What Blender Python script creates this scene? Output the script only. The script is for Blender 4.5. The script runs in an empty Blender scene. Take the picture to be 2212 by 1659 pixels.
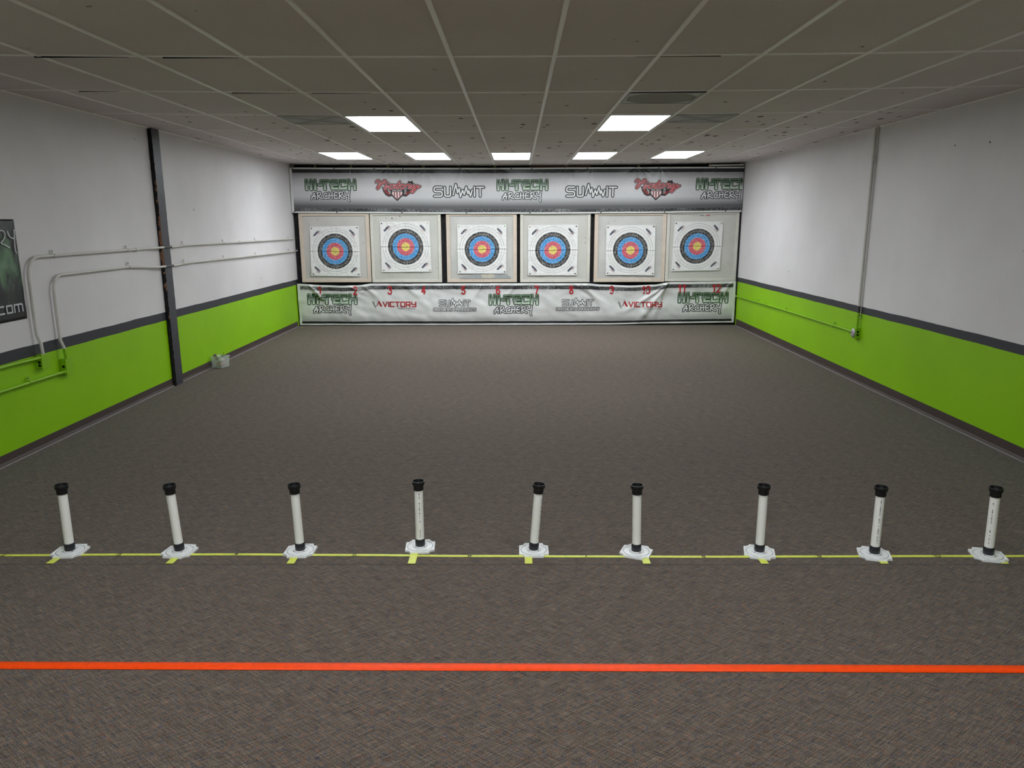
import bpy, math, random
from mathutils import Vector, noise, Matrix

S = bpy.context.scene
C = S.collection
PI = math.pi

# ------------------------------------------------------------------ camera
CZ = 1.8142
cam_d = bpy.data.cameras.new('camera')
cam_d.sensor_fit = 'HORIZONTAL'
cam_d.sensor_width = 36.0
cam_d.lens = 1609.63 / 2212 * 36.0
cam_d.clip_start = 0.05
cam_d.clip_end = 100
cam = bpy.data.objects.new('camera', cam_d)
C.objects.link(cam)
r_ = Vector((0.99997202, 0.00684035, -0.00302902))
u_ = Vector((0.00150422, 0.21277745, 0.97709953))
f_ = Vector((-0.00732821, 0.97707675, -0.2127612))
M3 = Matrix((r_, u_, -f_)).transposed()
cam.matrix_world = Matrix.Translation((0, 0, CZ)) @ M3.to_4x4()
S.camera = cam

# ------------------------------------------------------------------ world / exposure
w = bpy.data.worlds.new('world')
S.world = w
w.use_nodes = True
w.node_tree.nodes['Background'].inputs[0].default_value = (0.9, 0.95, 1.0, 1)
w.node_tree.nodes['Background'].inputs[1].default_value = 0.02
S.view_settings.view_transform = 'Standard'
S.view_settings.look = 'None'
S.view_settings.gamma = 1
S.view_settings.use_curve_mapping = False
S.view_settings.exposure = 0.0
LIGHT_FRONT = 17.0      # radiance of the troffers over the range
LIGHT_REAR = 17.0        # radiance of the troffers over the shop floor behind the shooting line

# ------------------------------------------------------------------ room numbers (metres)
XL, XR = -3.9205, 3.8915
YB = 13.55            # rear wall behind the butts
Y0 = -5.0             # shop end behind the camera
ZC = 2.794
TX0, TY0, TW, TD = -0.3897, 4.6905, 0.61, 1.2378


def zc(x):
    return ZC - 0.0327 * (1 - (x / 3.8) ** 2)


# ------------------------------------------------------------------ node helpers
def srgb(r, g, b):
    def f(c):
        c /= 255.0
        return c / 12.92 if c <= 0.04045 else ((c + 0.055) / 1.055) ** 2.4
    return (f(r), f(g), f(b), 1)


class NT:
    def __init__(self, name):
        self.m = bpy.data.materials.new(name)
        self.m.use_nodes = True
        self.t = self.m.node_tree
        self.b = self.t.nodes['Principled BSDF']

    def n(self, typ, **kw):
        o = self.t.nodes.new(typ)
        for k, v in kw.items():
            if k.startswith('i_'):
                o.inputs[k[2:].replace('_', ' ')].default_value = v
            else:
                setattr(o, k, v)
        return o

    def l(self, a, b):
        self.t.links.new(a, b)

    def setv(self, sock, v):
        if hasattr(v, 'links') or isinstance(v, bpy.types.NodeSocket):
            self.l(v, sock)
        else:
            sock.default_value = v

    def math(self, op, a, b=0.0, c=None):
        o = self.n('ShaderNodeMath', operation=op)
        self.setv(o.inputs[0], a)
        self.setv(o.inputs[1], b)
        if c is not None:
            self.setv(o.inputs[2], c)
        return o.outputs[0]

    def mix(self, fac, a, b, mode='MIX'):
        o = self.n('ShaderNodeMix', data_type='RGBA', blend_type=mode)
        self.setv(o.inputs[0], fac)
        self.setv(o.inputs[6], a)
        self.setv(o.inputs[7], b)
        return o.outputs[2]

    def ramp(self, fac, stops, interp='LINEAR'):
        o = self.n('ShaderNodeValToRGB')
        o.color_ramp.interpolation = interp
        e = o.color_ramp.elements
        e[0].position, e[0].color = stops[0]
        e[1].position, e[1].color = stops[1]
        for p, c in stops[2:]:
            q = e.new(p)
            q.color = c
        self.l(fac, o.inputs[0])
        return o.outputs[0]

    def coord(self, kind='Object', scale=(1, 1, 1), rot=(0, 0, 0)):
        tc = self.n('ShaderNodeTexCoord')
        mp = self.n('ShaderNodeMapping')
        mp.inputs['Scale'].default_value = scale
        mp.inputs['Rotation'].default_value = rot
        self.l(tc.outputs[kind], mp.inputs[0])
        return mp.outputs[0]

    def noise(self, vec, scale, detail=2, rough=0.5, out=0):
        o = self.n('ShaderNodeTexNoise')
        o.inputs['Scale'].default_value = scale
        o.inputs['Detail'].default_value = detail
        o.inputs['Roughness'].default_value = rough
        self.l(vec, o.inputs['Vector'])
        return o.outputs[out]

    def bump(self, h, strength, dist=0.002):
        o = self.n('ShaderNodeBump')
        o.inputs['Strength'].default_value = strength
        o.inputs['Distance'].default_value = dist
        self.l(h, o.inputs['Height'])
        self.l(o.outputs[0], self.b.inputs['Normal'])

    def base(self, v):
        self.setv(self.b.inputs['Base Color'], v)

    def rough(self, v):
        self.setv(self.b.inputs['Roughness'], v)


def simple(name, col, rough=0.6, metal=0.0, nz=0.08, scale=30, bump=0.0, spec=0.5):
    """plain material with a slight procedural variation"""
    t = NT(name)
    v = t.coord('Object')
    n = t.noise(v, scale, 3)
    k = t.math('MULTIPLY_ADD', n, 2 * nz, 1 - nz)
    mixed = t.n('ShaderNodeVectorMath', operation='SCALE')
    mixed.inputs[0].default_value = col[:3]
    t.l(k, mixed.inputs['Scale'])
    t.base(mixed.outputs[0])
    t.rough(rough)
    t.b.inputs['Metallic'].default_value = metal
    t.b.inputs['Specular IOR Level'].default_value = spec
    if bump:
        t.bump(n, bump)
    return t.m


M = {}
WHITE_PAINT = (0.75, 0.73, 0.75, 1)
GREEN_PAINT = srgb(144, 202, 4)
CHAR_PAINT = (0.045, 0.045, 0.055, 1)


def wall_mat(name, ztop, zbot, y_ref):
    t = NT(name)
    tc = t.n('ShaderNodeTexCoord')
    sp = t.n('ShaderNodeSeparateXYZ')
    t.l(tc.outputs['Object'], sp.inputs[0])
    z = t.math('MULTIPLY_ADD', t.math('SUBTRACT', sp.outputs[1], y_ref), 0.0039, sp.outputs[2])
    wob = t.noise(tc.outputs['Object'], 2.2, 3)
    z = t.math('MULTIPLY_ADD', t.math('SUBTRACT', wob, 0.5), 0.016, z)
    above = t.math('GREATER_THAN', z, ztop)
    low = t.math('LESS_THAN', z, zbot)
    scuff = t.noise(tc.outputs['Object'], 1.3, 4, 0.6)
    wcol = t.ramp(scuff, [(0.3, (0.715, 0.69, 0.71, 1)), (0.7, (0.785, 0.76, 0.78, 1))])
    # small chips and marks in the paint
    vo = t.n('ShaderNodeTexVoronoi')
    vo.inputs['Scale'].default_value = 2.6
    t.l(tc.outputs['Object'], vo.inputs['Vector'])
    d = t.math('LESS_THAN', vo.outputs['Distance'], 0.028)
    wcol = t.mix(d, wcol, (0.10, 0.09, 0.09, 1))
    gcol = t.ramp(scuff, [(0.3, (GREEN_PAINT[0] * .93, GREEN_PAINT[1] * .93, GREEN_PAINT[2], 1)),
                          (0.7, (GREEN_PAINT[0] * 1.04, GREEN_PAINT[1] * 1.02, GREEN_PAINT[2] * 1.1, 1))])
    c = t.mix(above, CHAR_PAINT, wcol)
    c = t.mix(low, c, gcol)
    t.base(c)
    t.rough(0.48)
    t.b.inputs['Specular IOR Level'].default_value = 0.35
    t.bump(t.noise(tc.outputs['Object'], 90, 3), 0.12, 0.002)
    return t.m


M['wall_left'] = wall_mat('painted_wall_left', 0.853, 0.762, 5.55)
M['wall_right'] = wall_mat('painted_wall_right', 0.877, 0.799, 5.65)
M['white_paint'] = simple('white_paint', WHITE_PAINT, 0.5, nz=0.04, scale=3)
M['green_paint'] = simple('green_paint', (GREEN_PAINT[0] * .9, GREEN_PAINT[1] * .9, .003, 1), 0.4, nz=0.05)
M['char_paint'] = simple('charcoal_paint', (0.05, 0.05, 0.062, 1), 0.42, nz=0.2, scale=40, bump=0.15)
M['conduit_white'] = simple('conduit_white_paint', (0.66, 0.64, 0.60, 1), 0.4, nz=0.08, scale=20)
M['black'] = simple('black_plastic', (0.006, 0.006, 0.008, 1), 0.38, nz=0.2)
M['blackhole'] = simple('black_hollow', (0.004, 0.004, 0.004, 1), 0.9)
M['coupling'] = simple('dark_coupling', (0.014, 0.015, 0.021, 1), 0.4, nz=0.15)
M['pvc'] = simple('white_pvc', (0.93, 0.92, 0.88, 1), 0.38, nz=0.03, scale=12)
M['pvc_print'] = simple('pipe_print', (0.12, 0.12, 0.13, 1), 0.6)
M['flange'] = simple('flange_plastic', (0.84, 0.85, 0.86, 1), 0.42, nz=0.04, scale=25)
M['groove'] = simple('groove_grey', (0.33, 0.34, 0.36, 1), 0.6, nz=0.15)  # mid grey for the flange rings, nail heads and small marks
M['screw'] = simple('screw_steel', (0.35, 0.34, 0.33, 1), 0.35, metal=0.8)
M['steel'] = simple('galvanised_steel', (0.45, 0.46, 0.48, 1), 0.42, metal=0.6, nz=0.15)
M['brass'] = simple('brass', (0.55, 0.45, 0.22, 1), 0.4, metal=0.7)
M['bead'] = simple('floor_bead', (0.34, 0.31, 0.33, 1), 0.5)
M['wood_red'] = simple('reddish_wood', (0.20, 0.07, 0.04, 1), 0.6, nz=0.3)
M['tee'] = simple('ceiling_tee', (0.97, 0.96, 0.95, 1), 0.4, nz=0.03)
M['cove'] = simple('brown_vinyl', (0.066, 0.046, 0.043, 1), 0.45, nz=0.2, scale=6)


def carpet():
    t = NT('fleck_carpet')
    tc = t.n('ShaderNodeTexCoord')
    P = tc.outputs['Object']

    def stretched(ang, sx, sy, detail=2):
        m0 = t.n('ShaderNodeMapping', vector_type='POINT')
        m0.inputs['Rotation'].default_value = (0, 0, ang)
        t.l(P, m0.inputs[0])
        mp = t.n('ShaderNodeMapping', vector_type='POINT')
        mp.inputs['Scale'].default_value = (sx, sy, 1)
        t.l(m0.outputs[0], mp.inputs[0])
        return t.noise(mp.outputs[0], 1.0, detail, 0.65)
    a = stretched(math.radians(-36), 11, 190)
    b = stretched(math.radians(36), 11, 190)
    st = t.math('MULTIPLY_ADD', a, 0.5, t.math('MULTIPLY', b, 0.5))
    fine = t.noise(P, 330, 2, 0.6)
    h = t.mix(0.5, st, fine)
    hue = t.noise(P, 48, 3, 0.75)
    col = t.ramp(hue, [(0.30, srgb(54, 60, 92)), (0.40, srgb(86, 84, 92)), (0.46, srgb(108, 95, 85)),
                       (0.54, srgb(102, 97, 88)), (0.61, srgb(122, 92, 78)), (0.70, srgb(146, 88, 64))])
    big = t.noise(P, 0.9, 4, 0.6)
    col = t.mix(t.math('MULTIPLY', big, 0.5), col, srgb(106, 96, 88))
    v = t.ramp(h, [(0.40, (0.13, 0.125, 0.135, 1)), (0.50, (0.64, 0.61, 0.59, 1)), (0.59, (1.60, 1.53, 1.42, 1))])
    o = t.mix(1.0, col, v, 'MULTIPLY')
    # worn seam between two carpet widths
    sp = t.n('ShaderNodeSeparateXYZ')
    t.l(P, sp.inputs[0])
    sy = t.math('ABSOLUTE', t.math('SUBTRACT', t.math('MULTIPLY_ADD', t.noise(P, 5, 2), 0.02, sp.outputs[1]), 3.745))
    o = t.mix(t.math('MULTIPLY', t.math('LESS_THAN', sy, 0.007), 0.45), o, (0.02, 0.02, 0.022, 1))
    t.base(o)
    t.rough(0.95)
    t.b.inputs['Specular IOR Level'].default_value = 0.1
    t.b.inputs['Sheen Weight'].default_value = 0.15
    t.bump(h, 0.8, 0.004)
    return t.m


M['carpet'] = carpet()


def tile_mat():
    t = NT('ceiling_tile')
    tc = t.n('ShaderNodeTexCoord')
    P = tc.outputs['Object']
    n = t.noise(P, 120, 3, 0.7)
    big = t.noise(P, 0.7, 3)
    col = t.ramp(big, [(0.3, (0.70, 0.645, 0.65, 1)), (0.7, (0.77, 0.715, 0.715, 1))])
    pin = t.ramp(n, [(0.27, (0.35, 0.34, 0.32, 1)), (0.36, (1, 1, 1, 1))])
    col = t.mix(1.0, col, pin, 'MULTIPLY')
    # chips knocked out by stray arrows, commoner towards the butts
    sp = t.n('ShaderNodeSeparateXYZ')
    t.l(P, sp.inputs[0])
    vo = t.n('ShaderNodeTexVoronoi')
    vo.inputs['Scale'].default_value = 8.5
    mp = t.n('ShaderNodeMapping')
    mp.inputs['Scale'].default_value = (1, 0.55, 1)
    wn = t.noise(P, 60, 2, out=1)
    add = t.n('ShaderNodeVectorMath', operation='MULTIPLY_ADD')
    t.l(wn, add.inputs[0])
    add.inputs[1].default_value = (0.09, 0.09, 0)
    t.l(P, add.inputs[2])
    t.l(add.outputs[0], mp.inputs[0])
    t.l(mp.outputs[0], vo.inputs['Vector'])
    dens = t.ramp(t.math('MULTIPLY', sp.outputs[1], 1 / 14.0),
                  [(0.0, (0.02, 0.02, 0.02, 1)), (0.42, (0.10, 0.10, 0.10, 1)), (0.56, (0.27, 0.27, 0.27, 1)), (0.9, (0.30, 0.30, 0.30, 1))])
    cs = t.n('ShaderNodeSeparateColor')
    t.l(vo.outputs['Color'], cs.inputs[0])
    size = t.math('MULTIPLY', dens, t.math('POWER', cs.outputs[0], 2.2))
    chip = t.math('LESS_THAN', vo.outputs['Distance'], size)
    clump = t.math('GREATER_THAN', t.noise(P, 1.1, 2), 0.42)
    chip = t.math('MULTIPLY', chip, clump)
    col = t.mix(chip, col, (0.07, 0.062, 0.05, 1))
    t.base(col)
    t.rough(0.9)
    t.b.inputs['Specular IOR Level'].default_value = 0.15
    t.bump(n, 0.25, 0.002)
    return t.m


M['tile'] = tile_mat()


# ------------------------------------------------------------------ mesh helpers
class MB:
    def __init__(self):
        self.v, self.f, self.mi, self.mats, self.uv = [], [], [], [], None

    def mat(self, m):
        if m not in self.mats:
            self.mats.append(m)
        return self.mats.index(m)

    def face(self, idx, m):
        self.f.append(tuple(idx))
        self.mi.append(self.mat(m))

    def box(self, x0, x1, y0, y1, z0, z1, m):
        b = len(self.v)
        self.v += [(x0, y0, z0), (x1, y0, z0), (x1, y1, z0), (x0, y1, z0), (x0, y0, z1), (x1, y0, z1), (x1, y1, z1), (x0, y1, z1)]
        for q in ((3, 2, 1, 0), (4, 5, 6, 7), (0, 1, 5, 4), (1, 2, 6, 5), (2, 3, 7, 6), (3, 0, 4, 7)):
            self.face([b + i for i in q], m)

    def lathe(self, prof, m, n=32, cx=0, cy=0, axis='z'):
        """prof: list of (r, z); closed by caps where r == 0"""
        b = len(self.v)
        for r, z in prof:
            for k in range(n):
                a = 2 * PI * k / n
                p = (r * math.cos(a), r * math.sin(a), z)
                if axis == 'x':
                    p = (p[2], p[0], p[1])
                self.v.append((p[0] + cx, p[1] + cy, p[2]))
        for j in range(len(prof) - 1):
            for k in range(n):
                k2 = (k + 1) % n
                q = [b + j * n + k, b + j * n + k2, b + (j + 1) * n + k2, b + (j + 1) * n + k]
                self.face(q, m)

    def tube(self, pts, r, m, n=12, caps=True):
        pts = [Vector(p) for p in pts]
        b = len(self.v)
        up = None
        for i, p in enumerate(pts):
            if i == 0:
                d = pts[1] - p
            elif i == len(pts) - 1:
                d = p - pts[i - 1]
            else:
                d = (pts[i + 1] - p).normalized() + (p - pts[i - 1]).normalized()
            d.normalize()
            if up is None:
                up = Vector((1, 0, 0)) if abs(d.x) < 0.9 else Vector((0, 0, 1))
            s = d.cross(up).normalized()
            up = s.cross(d).normalized()
            rr = r[i] if isinstance(r, (list, tuple)) else r
            for k in range(n):
                a = 2 * PI * k / n
                self.v.append(tuple(p + (s * math.cos(a) + up * math.sin(a)) * rr))
        for j in range(len(pts) - 1):
            for k in range(n):
                k2 = (k + 1) % n
                self.face([b + j * n + k, b + j * n + k2, b + (j + 1) * n + k2, b + (j + 1) * n + k], m)
        if caps:
            self.face([b + k for k in range(n)][::-1], m)
            e = b + (len(pts) - 1) * n
            self.face([e + k for k in range(n)], m)

    def grid(self, f, nu, nv, m, uv=False):
        b = len(self.v)
        for j in range(nv + 1):
            for i in range(nu + 1):
                self.v.append(tuple(f(i / nu, j / nv)))
        for j in range(nv):
            for i in range(nu):
                a = b + j * (nu + 1) + i
                self.face([a, a + 1, a + nu + 2, a + nu + 1], m)

    def build(self, name, parent=None, smooth=False, origin=None, solid=None, bevel=None):
        me = bpy.data.meshes.new(name)
        v = self.v
        if origin:
            v = [(a - origin[0], b - origin[1], c - origin[2]) for a, b, c in v]
        me.from_pydata(v, [], self.f)
        for m in self.mats:
            me.materials.append(m)
        me.polygons.foreach_set('material_index', self.mi)
        if smooth:
            me.polygons.foreach_set('use_smooth', [True] * len(self.f))
            if smooth == 'auto':
                try:
                    me.set_sharp_from_angle(angle=math.radians(35))
                except Exception:
                    pass
        me.update()
        o = bpy.data.objects.new(name, me)
        if origin:
            o.location = origin
        C.objects.link(o)
        if parent:
            o.parent = parent
        if bevel:
            md = o.modifiers.new('bevel', 'BEVEL')
            md.width = bevel
            md.segments = 2
            md.limit_method = 'ANGLE'
        if solid:
            md = o.modifiers.new('solid', 'SOLIDIFY')
            md.thickness = solid
            md.offset = 0
        return o


def tag(o, label, cat, group=None, kind=None):
    o['label'] = label
    o['category'] = cat
    if group:
        o['group'] = group
    if kind:
        o['kind'] = kind
    return o


def struct(o):
    o['kind'] = 'structure'
    return o


def thing(name, loc, label, cat, group=None, rotz=0):
    o = bpy.data.objects.new(name, None)
    o.location = loc
    o.rotation_euler = (0, 0, rotz)
    o.empty_display_size = 0.05
    C.objects.link(o)
    return tag(o, label, cat, group)


def copy_tree(o, parent=None):
    c = o.copy()
    C.objects.link(c)
    c.parent = parent
    for ch in list(o.children):
        copy_tree(ch, c)
    return c


# ------------------------------------------------------------------ room shell
b = MB()
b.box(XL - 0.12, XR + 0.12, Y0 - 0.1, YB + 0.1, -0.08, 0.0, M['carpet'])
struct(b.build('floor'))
b = MB()
b.box(XL - 0.12, XL, Y0, YB, 0, 2.95, M['wall_left'])
struct(b.build('wall_left'))
b = MB()
b.box(XR, XR + 0.12, Y0, YB, 0, 2.95, M['wall_right'])
struct(b.build('wall_right'))
b = MB()
b.box(XL, XR, Y0 - 0.1, Y0, 0, 2.95, M['white_paint'])
struct(b.build('wall_rear'))


def speckle_black():
    t = NT('pocked_black_board')
    P = t.coord('Object')
    vo = t.n('ShaderNodeTexVoronoi')
    vo.inputs['Scale'].default_value = 30
    t.l(P, vo.inputs['Vector'])
    cs = t.n('ShaderNodeSeparateColor')
    t.l(vo.outputs['Color'], cs.inputs[0])
    d = t.math('LESS_THAN', vo.outputs['Distance'], t.math('MULTIPLY', t.math('POWER', cs.outputs[1], 4), 0.3))
    c = t.mix(d, (0.008, 0.008, 0.011, 1), (0.14, 0.10, 0.08, 1))
    t.base(c)
    t.rough(0.85)
    t.bump(t.noise(P, 60, 3), 0.6, 0.004)
    return t.m


M['pocked'] = speckle_black()
b = MB()
b.box(XL, XR, YB - 0.02, YB + 0.1, 0, 2.95, M['pocked'])
struct(b.build('wall_back'))

# ceiling: sagging tile field + T-bar grid
b = MB()
NX = 26


def cf(u, v):
    x = XL + (XR - XL) * u
    return (x, Y0 + (YB - Y0) * v, zc(x) + 0.006)


b.grid(cf, NX, 30, M['tile'])
b.grid(lambda u, v: (XR - (XR - XL) * u, Y0 + (YB - Y0) * v, 2.93), 1, 1, M['tile'])
ceil = struct(b.build('ceiling'))
g = MB()
HW = 0.012


def tee_long(x):
    z = zc(x)
    g.box(x - HW, x + HW, Y0, YB - 0.02, z - 0.002, z + 0.006, M['tee'])


def tee_cross(y, xa, xb):
    n = 10
    for i in range(n):
        x0 = xa + (xb - xa) * i / n
        x1 = xa + (xb - xa) * (i + 1) / n
        z0, z1 = zc(x0), zc(x1)
        q = len(g.v)
        for xx, zz in ((x0, z0), (x1, z1)):
            g.v += [(xx, y - HW, zz), (xx, y + HW, zz), (xx, y + HW, zz + 0.006), (xx, y - HW, zz + 0.006)]
        for k in range(4):
            k2 = (k + 1) % 4
            g.face([q + k, q + k2, q + 4 + k2, q + 4 + k], M['tee'])


ks = [k for k in range(-7, 9) if XL + 0.03 < TX0 + TW * k < XR - 0.03]
for k in ks:
    tee_long(TX0 + TW * k)
for j in range(-8, 8):
    y = TY0 + TD * j
    if Y0 < y < YB - 0.1:
        tee_cross(y, XL, XR)
for k, y in ((-3, 7.79), (3, 7.76), (2, 6.52)):
    tee_cross(y, TX0 + TW * k, TX0 + TW * (k + 1))
# wall angles
g.box(XL, XL + 0.02, Y0, YB, zc(XL) - 0.003, zc(XL) + 0.006, M['tee'])
g.box(XR - 0.02, XR, Y0, YB, zc(XR) - 0.003, zc(XR) + 0.006, M['tee'])
gr = g.build('ceiling_grid', ceil)

# dark slits where tiles have lifted off their tees
b = MB()
for x0, x1, y in ((-3.3, -3.0, 5.93), (-2.86, -2.3, 4.705), (-2.15, -1.65, 5.945), (-2.1, -1.65, 4.71), (-1.55, -1.1, 5.945), (0.86, 1.43, 5.96), (0.85, 1.42, 6.50), (0.7, 1.2, 4.705)):
    zz = min(zc(x0), zc(x1))
    b.box(x0, x1, y, y + 0.007, zz - 0.0005, zz + 0.0075, M['blackhole'])
b.build('tile_gap', ceil)

# skirting on both sides
for side, x, sgn, h0, h1 in (('left', XL, 1, 0.086, 0.091), ('right', XR, -1, 0.10, 0.117)):
    b = MB()
    prof = [(0.0, 0.0), (0.012, 0.0), (0.011, 0.012), (0.005, 0.03), (0.004, 1.0), (0.0, 1.0)]
    ys = [Y0 + (YB - 0.35 - Y0) * i / 24 for i in range(25)]
    q = len(b.v)
    for y in ys:
        hh = h0 + (h1 - h0) * max(0, (y - 5.4) / 8)
        for px, pz in prof:
            b.v.append((x + sgn * px, y, pz if pz < 1 else hh))
    n = len(prof)
    for i in range(len(ys) - 1):
        for k in range(n - 1):
            f = [q + i * n + k, q + i * n + k + 1, q + (i + 1) * n + k + 1, q + (i + 1) * n + k]
            b.face(f if sgn < 0 else f[::-1], M['cove'])
    bb = struct(b.build('baseboard_' + side))
    b = MB()
    b.box(min(x + sgn * 0.010, x + sgn * 0.020), max(x + sgn * 0.010, x + sgn * 0.020), Y0, YB - 0.35, 0.0, 0.007, M['bead'])
    b.build('floor_bead', bb)


# ------------------------------------------------------------------ ceiling lights and vents
def emis(name, strength):
    t = NT(name)
    P = t.coord('Object')
    sp = t.n('ShaderNodeSeparateXYZ')
    t.l(P, sp.inputs[0])
    # two lamps glow behind the lens
    a = t.math('ABSOLUTE', sp.outputs[0])
    d = t.math('ABSOLUTE', t.math('SUBTRACT', a, 0.13))
    k = t.ramp(t.math('MULTIPLY', d, 6.0), [(0.0, (1.25, 1.25, 1.25, 1)), (0.6, (0.85, 0.85, 0.85, 1))])
    m = t.math('MULTIPLY', k, strength)
    t.base((0.8, 0.8, 0.8, 1))
    t.b.inputs['Emission Color'].default_value = (0.93, 0.98, 1.0, 1)
    t.l(m, t.b.inputs['Emission Strength'])
    return t.m


M['lamp'] = emis('prismatic_lens_lit', LIGHT_FRONT)
M['lamp_rear'] = emis('prismatic_lens_lit_rear', LIGHT_REAR)
M['lampframe'] = simple('troffer_white', (0.72, 0.73, 0.74, 1), 0.45)


def troffer(x, y, label, group, lm, cls=None):
    z = zc(x)
    t = thing('ceiling_light', (x, y, z), label, 'ceiling light', group)
    f = MB()
    w2, l2 = 0.292, 0.606
    wi, li = 0.272, 0.582
    f.box(-w2, -wi, -l2, l2, -0.004, 0.004, M['lampframe'])
    f.box(wi, w2, -l2, l2, -0.004, 0.004, M['lampframe'])
    f.box(-wi, wi, -l2, -li, -0.004, 0.004, M['lampframe'])
    f.box(-wi, wi, li, l2, -0.004, 0.004, M['lampframe'])
    f.build('frame', t)
    d = MB()
    d.box(-wi, wi, -li, li, -0.0015, 0.004, lm)
    d.build('diffuser', t)
    return t


def cell(k, j):
    return TX0 + TW * (k + .5), TY0 + TD * (j + .5)


G1 = 'lit ceiling panels over the range'
troffer(*cell(-2, 2), 'large lit ceiling panel on the left, nearer of the two rows of lights', G1, M['lamp'])
troffer(*cell(2, 2), 'large lit ceiling panel on the right, nearer row, behind the round stained vent', G1, M['lamp'])
for k, s in ((-4, 'lit ceiling panel at the far left of the row of five by the banner'),
             (-2, 'second lit ceiling panel from the left in the row of five by the banner'),
             (0, 'middle lit ceiling panel of the row of five by the banner'),
             (2, 'second lit ceiling panel from the right in the row of five by the banner'),
             (4, 'lit ceiling panel at the far right of the row of five by the banner')):
    troffer(*cell(k, 5), s, G1, M['lamp'])
G2 = 'lit ceiling panels over the shop floor behind the shooting line'
for k, j, s in ((-2, -2, 'lit ceiling panel above the orange line on the left'), (2, -2, 'lit ceiling panel above the orange line on the right'),
                (-2, -6, 'lit ceiling panel at the shop end on the left'), (2, -6, 'lit ceiling panel at the shop end on the right'),
                (0, -4, 'added fill light panel behind the viewer in the middle'), (0, -6, 'added fill light panel at the shop end in the middle')):  # the two middle panels are unseen fill, added to light the pipe fronts
    troffer(*cell(k, j), s, G2, M['lamp_rear'])


def vent_mat(kind):
    t = NT('dusty_vent_' + kind)
    P = t.coord('Object')
    sp = t.n('ShaderNodeSeparateXYZ')
    t.l(P, sp.inputs[0])
    n = t.noise(P, 6, 3)
    if kind == 'round':
        r = t.math('SQRT', t.math('ADD', t.math('POWER', t.math('MULTIPLY', sp.outputs[0], 1.0), 2), t.math('POWER', t.math('MULTIPLY', sp.outputs[1], 1.12), 2)))
        r = t.math('MULTIPLY_ADD', t.math('SUBTRACT', n, 0.5), 0.03, r)
        c = t.ramp(t.math('MULTIPLY', r, 2.5), [(0.0, (0.31, 0.30, 0.275, 1)), (0.60, (0.32, 0.31, 0.28, 1)), (0.66, (0.22, 0.22, 0.22, 1)), (0.74, (0.64, 0.64, 0.64, 1))])
    else:
        a = t.math('ABSOLUTE', t.math('SUBTRACT', t.math('ABSOLUTE', sp.outputs[0]), t.math('ABSOLUTE', sp.outputs[1])))
        a = t.math('MULTIPLY_ADD', t.math('SUBTRACT', n, 0.5), 0.10, a)
        c = t.ramp(t.math('MULTIPLY', a, 4), [(0.0, (0.30, 0.30, 0.31, 1)), (0.3, (0.45, 0.45, 0.45, 1)), (0.8, (0.52, 0.52, 0.52, 1))])
    t.base(c)
    t.rough(0.7)
    return t.m


def vent(x, y, hy, kind, label):
    z = zc(x)
    t = thing('ceiling_vent', (x, y, z), label, 'ceiling vent')
    f = MB()
    h = 0.29
    i = 0.268
    fm = simple('vent_frame_' + kind, (0.42, 0.42, 0.42, 1), 0.5)
    f.box(-h, -i, -hy, hy, -0.006, 0.004, fm)
    f.box(i, h, -hy, hy, -0.006, 0.004, fm)
    f.box(-i, i, -hy, -hy + 0.022, -0.006, 0.004, fm)
    f.box(-i, i, hy - 0.022, hy, -0.006, 0.004, fm)
    f.build('frame', t)
    d = MB()
    d.box(-i, i, -hy + .022, hy - .022, -0.003, 0.004, vent_mat(kind))
    d.build('perforated_panel', t)


vent(TX0 + TW * -2.5, 7.48, 0.29, 'cross', 'grey perforated ceiling vent left of the near left light')
vent(TX0 + TW * 3.5, 7.47, 0.27, 'fork', 'grey perforated ceiling vent right of the near right light')
vent(TX0 + TW * 2.5, 6.235, 0.262, 'round', 'ceiling vent with a round dark dust stain in front of the near right light')


# ------------------------------------------------------------------ lettering by strokes
def chaikin(p, n=2):
    for _ in range(n):
        q = [p[0]]
        for a, c in zip(p[:-1], p[1:]):
            q.append((a[0] * .75 + c[0] * .25, a[1] * .75 + c[1] * .25))
            q.append((a[0] * .25 + c[0] * .75, a[1] * .25 + c[1] * .75))
        q.append(p[-1])
        p = q
    return p


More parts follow.
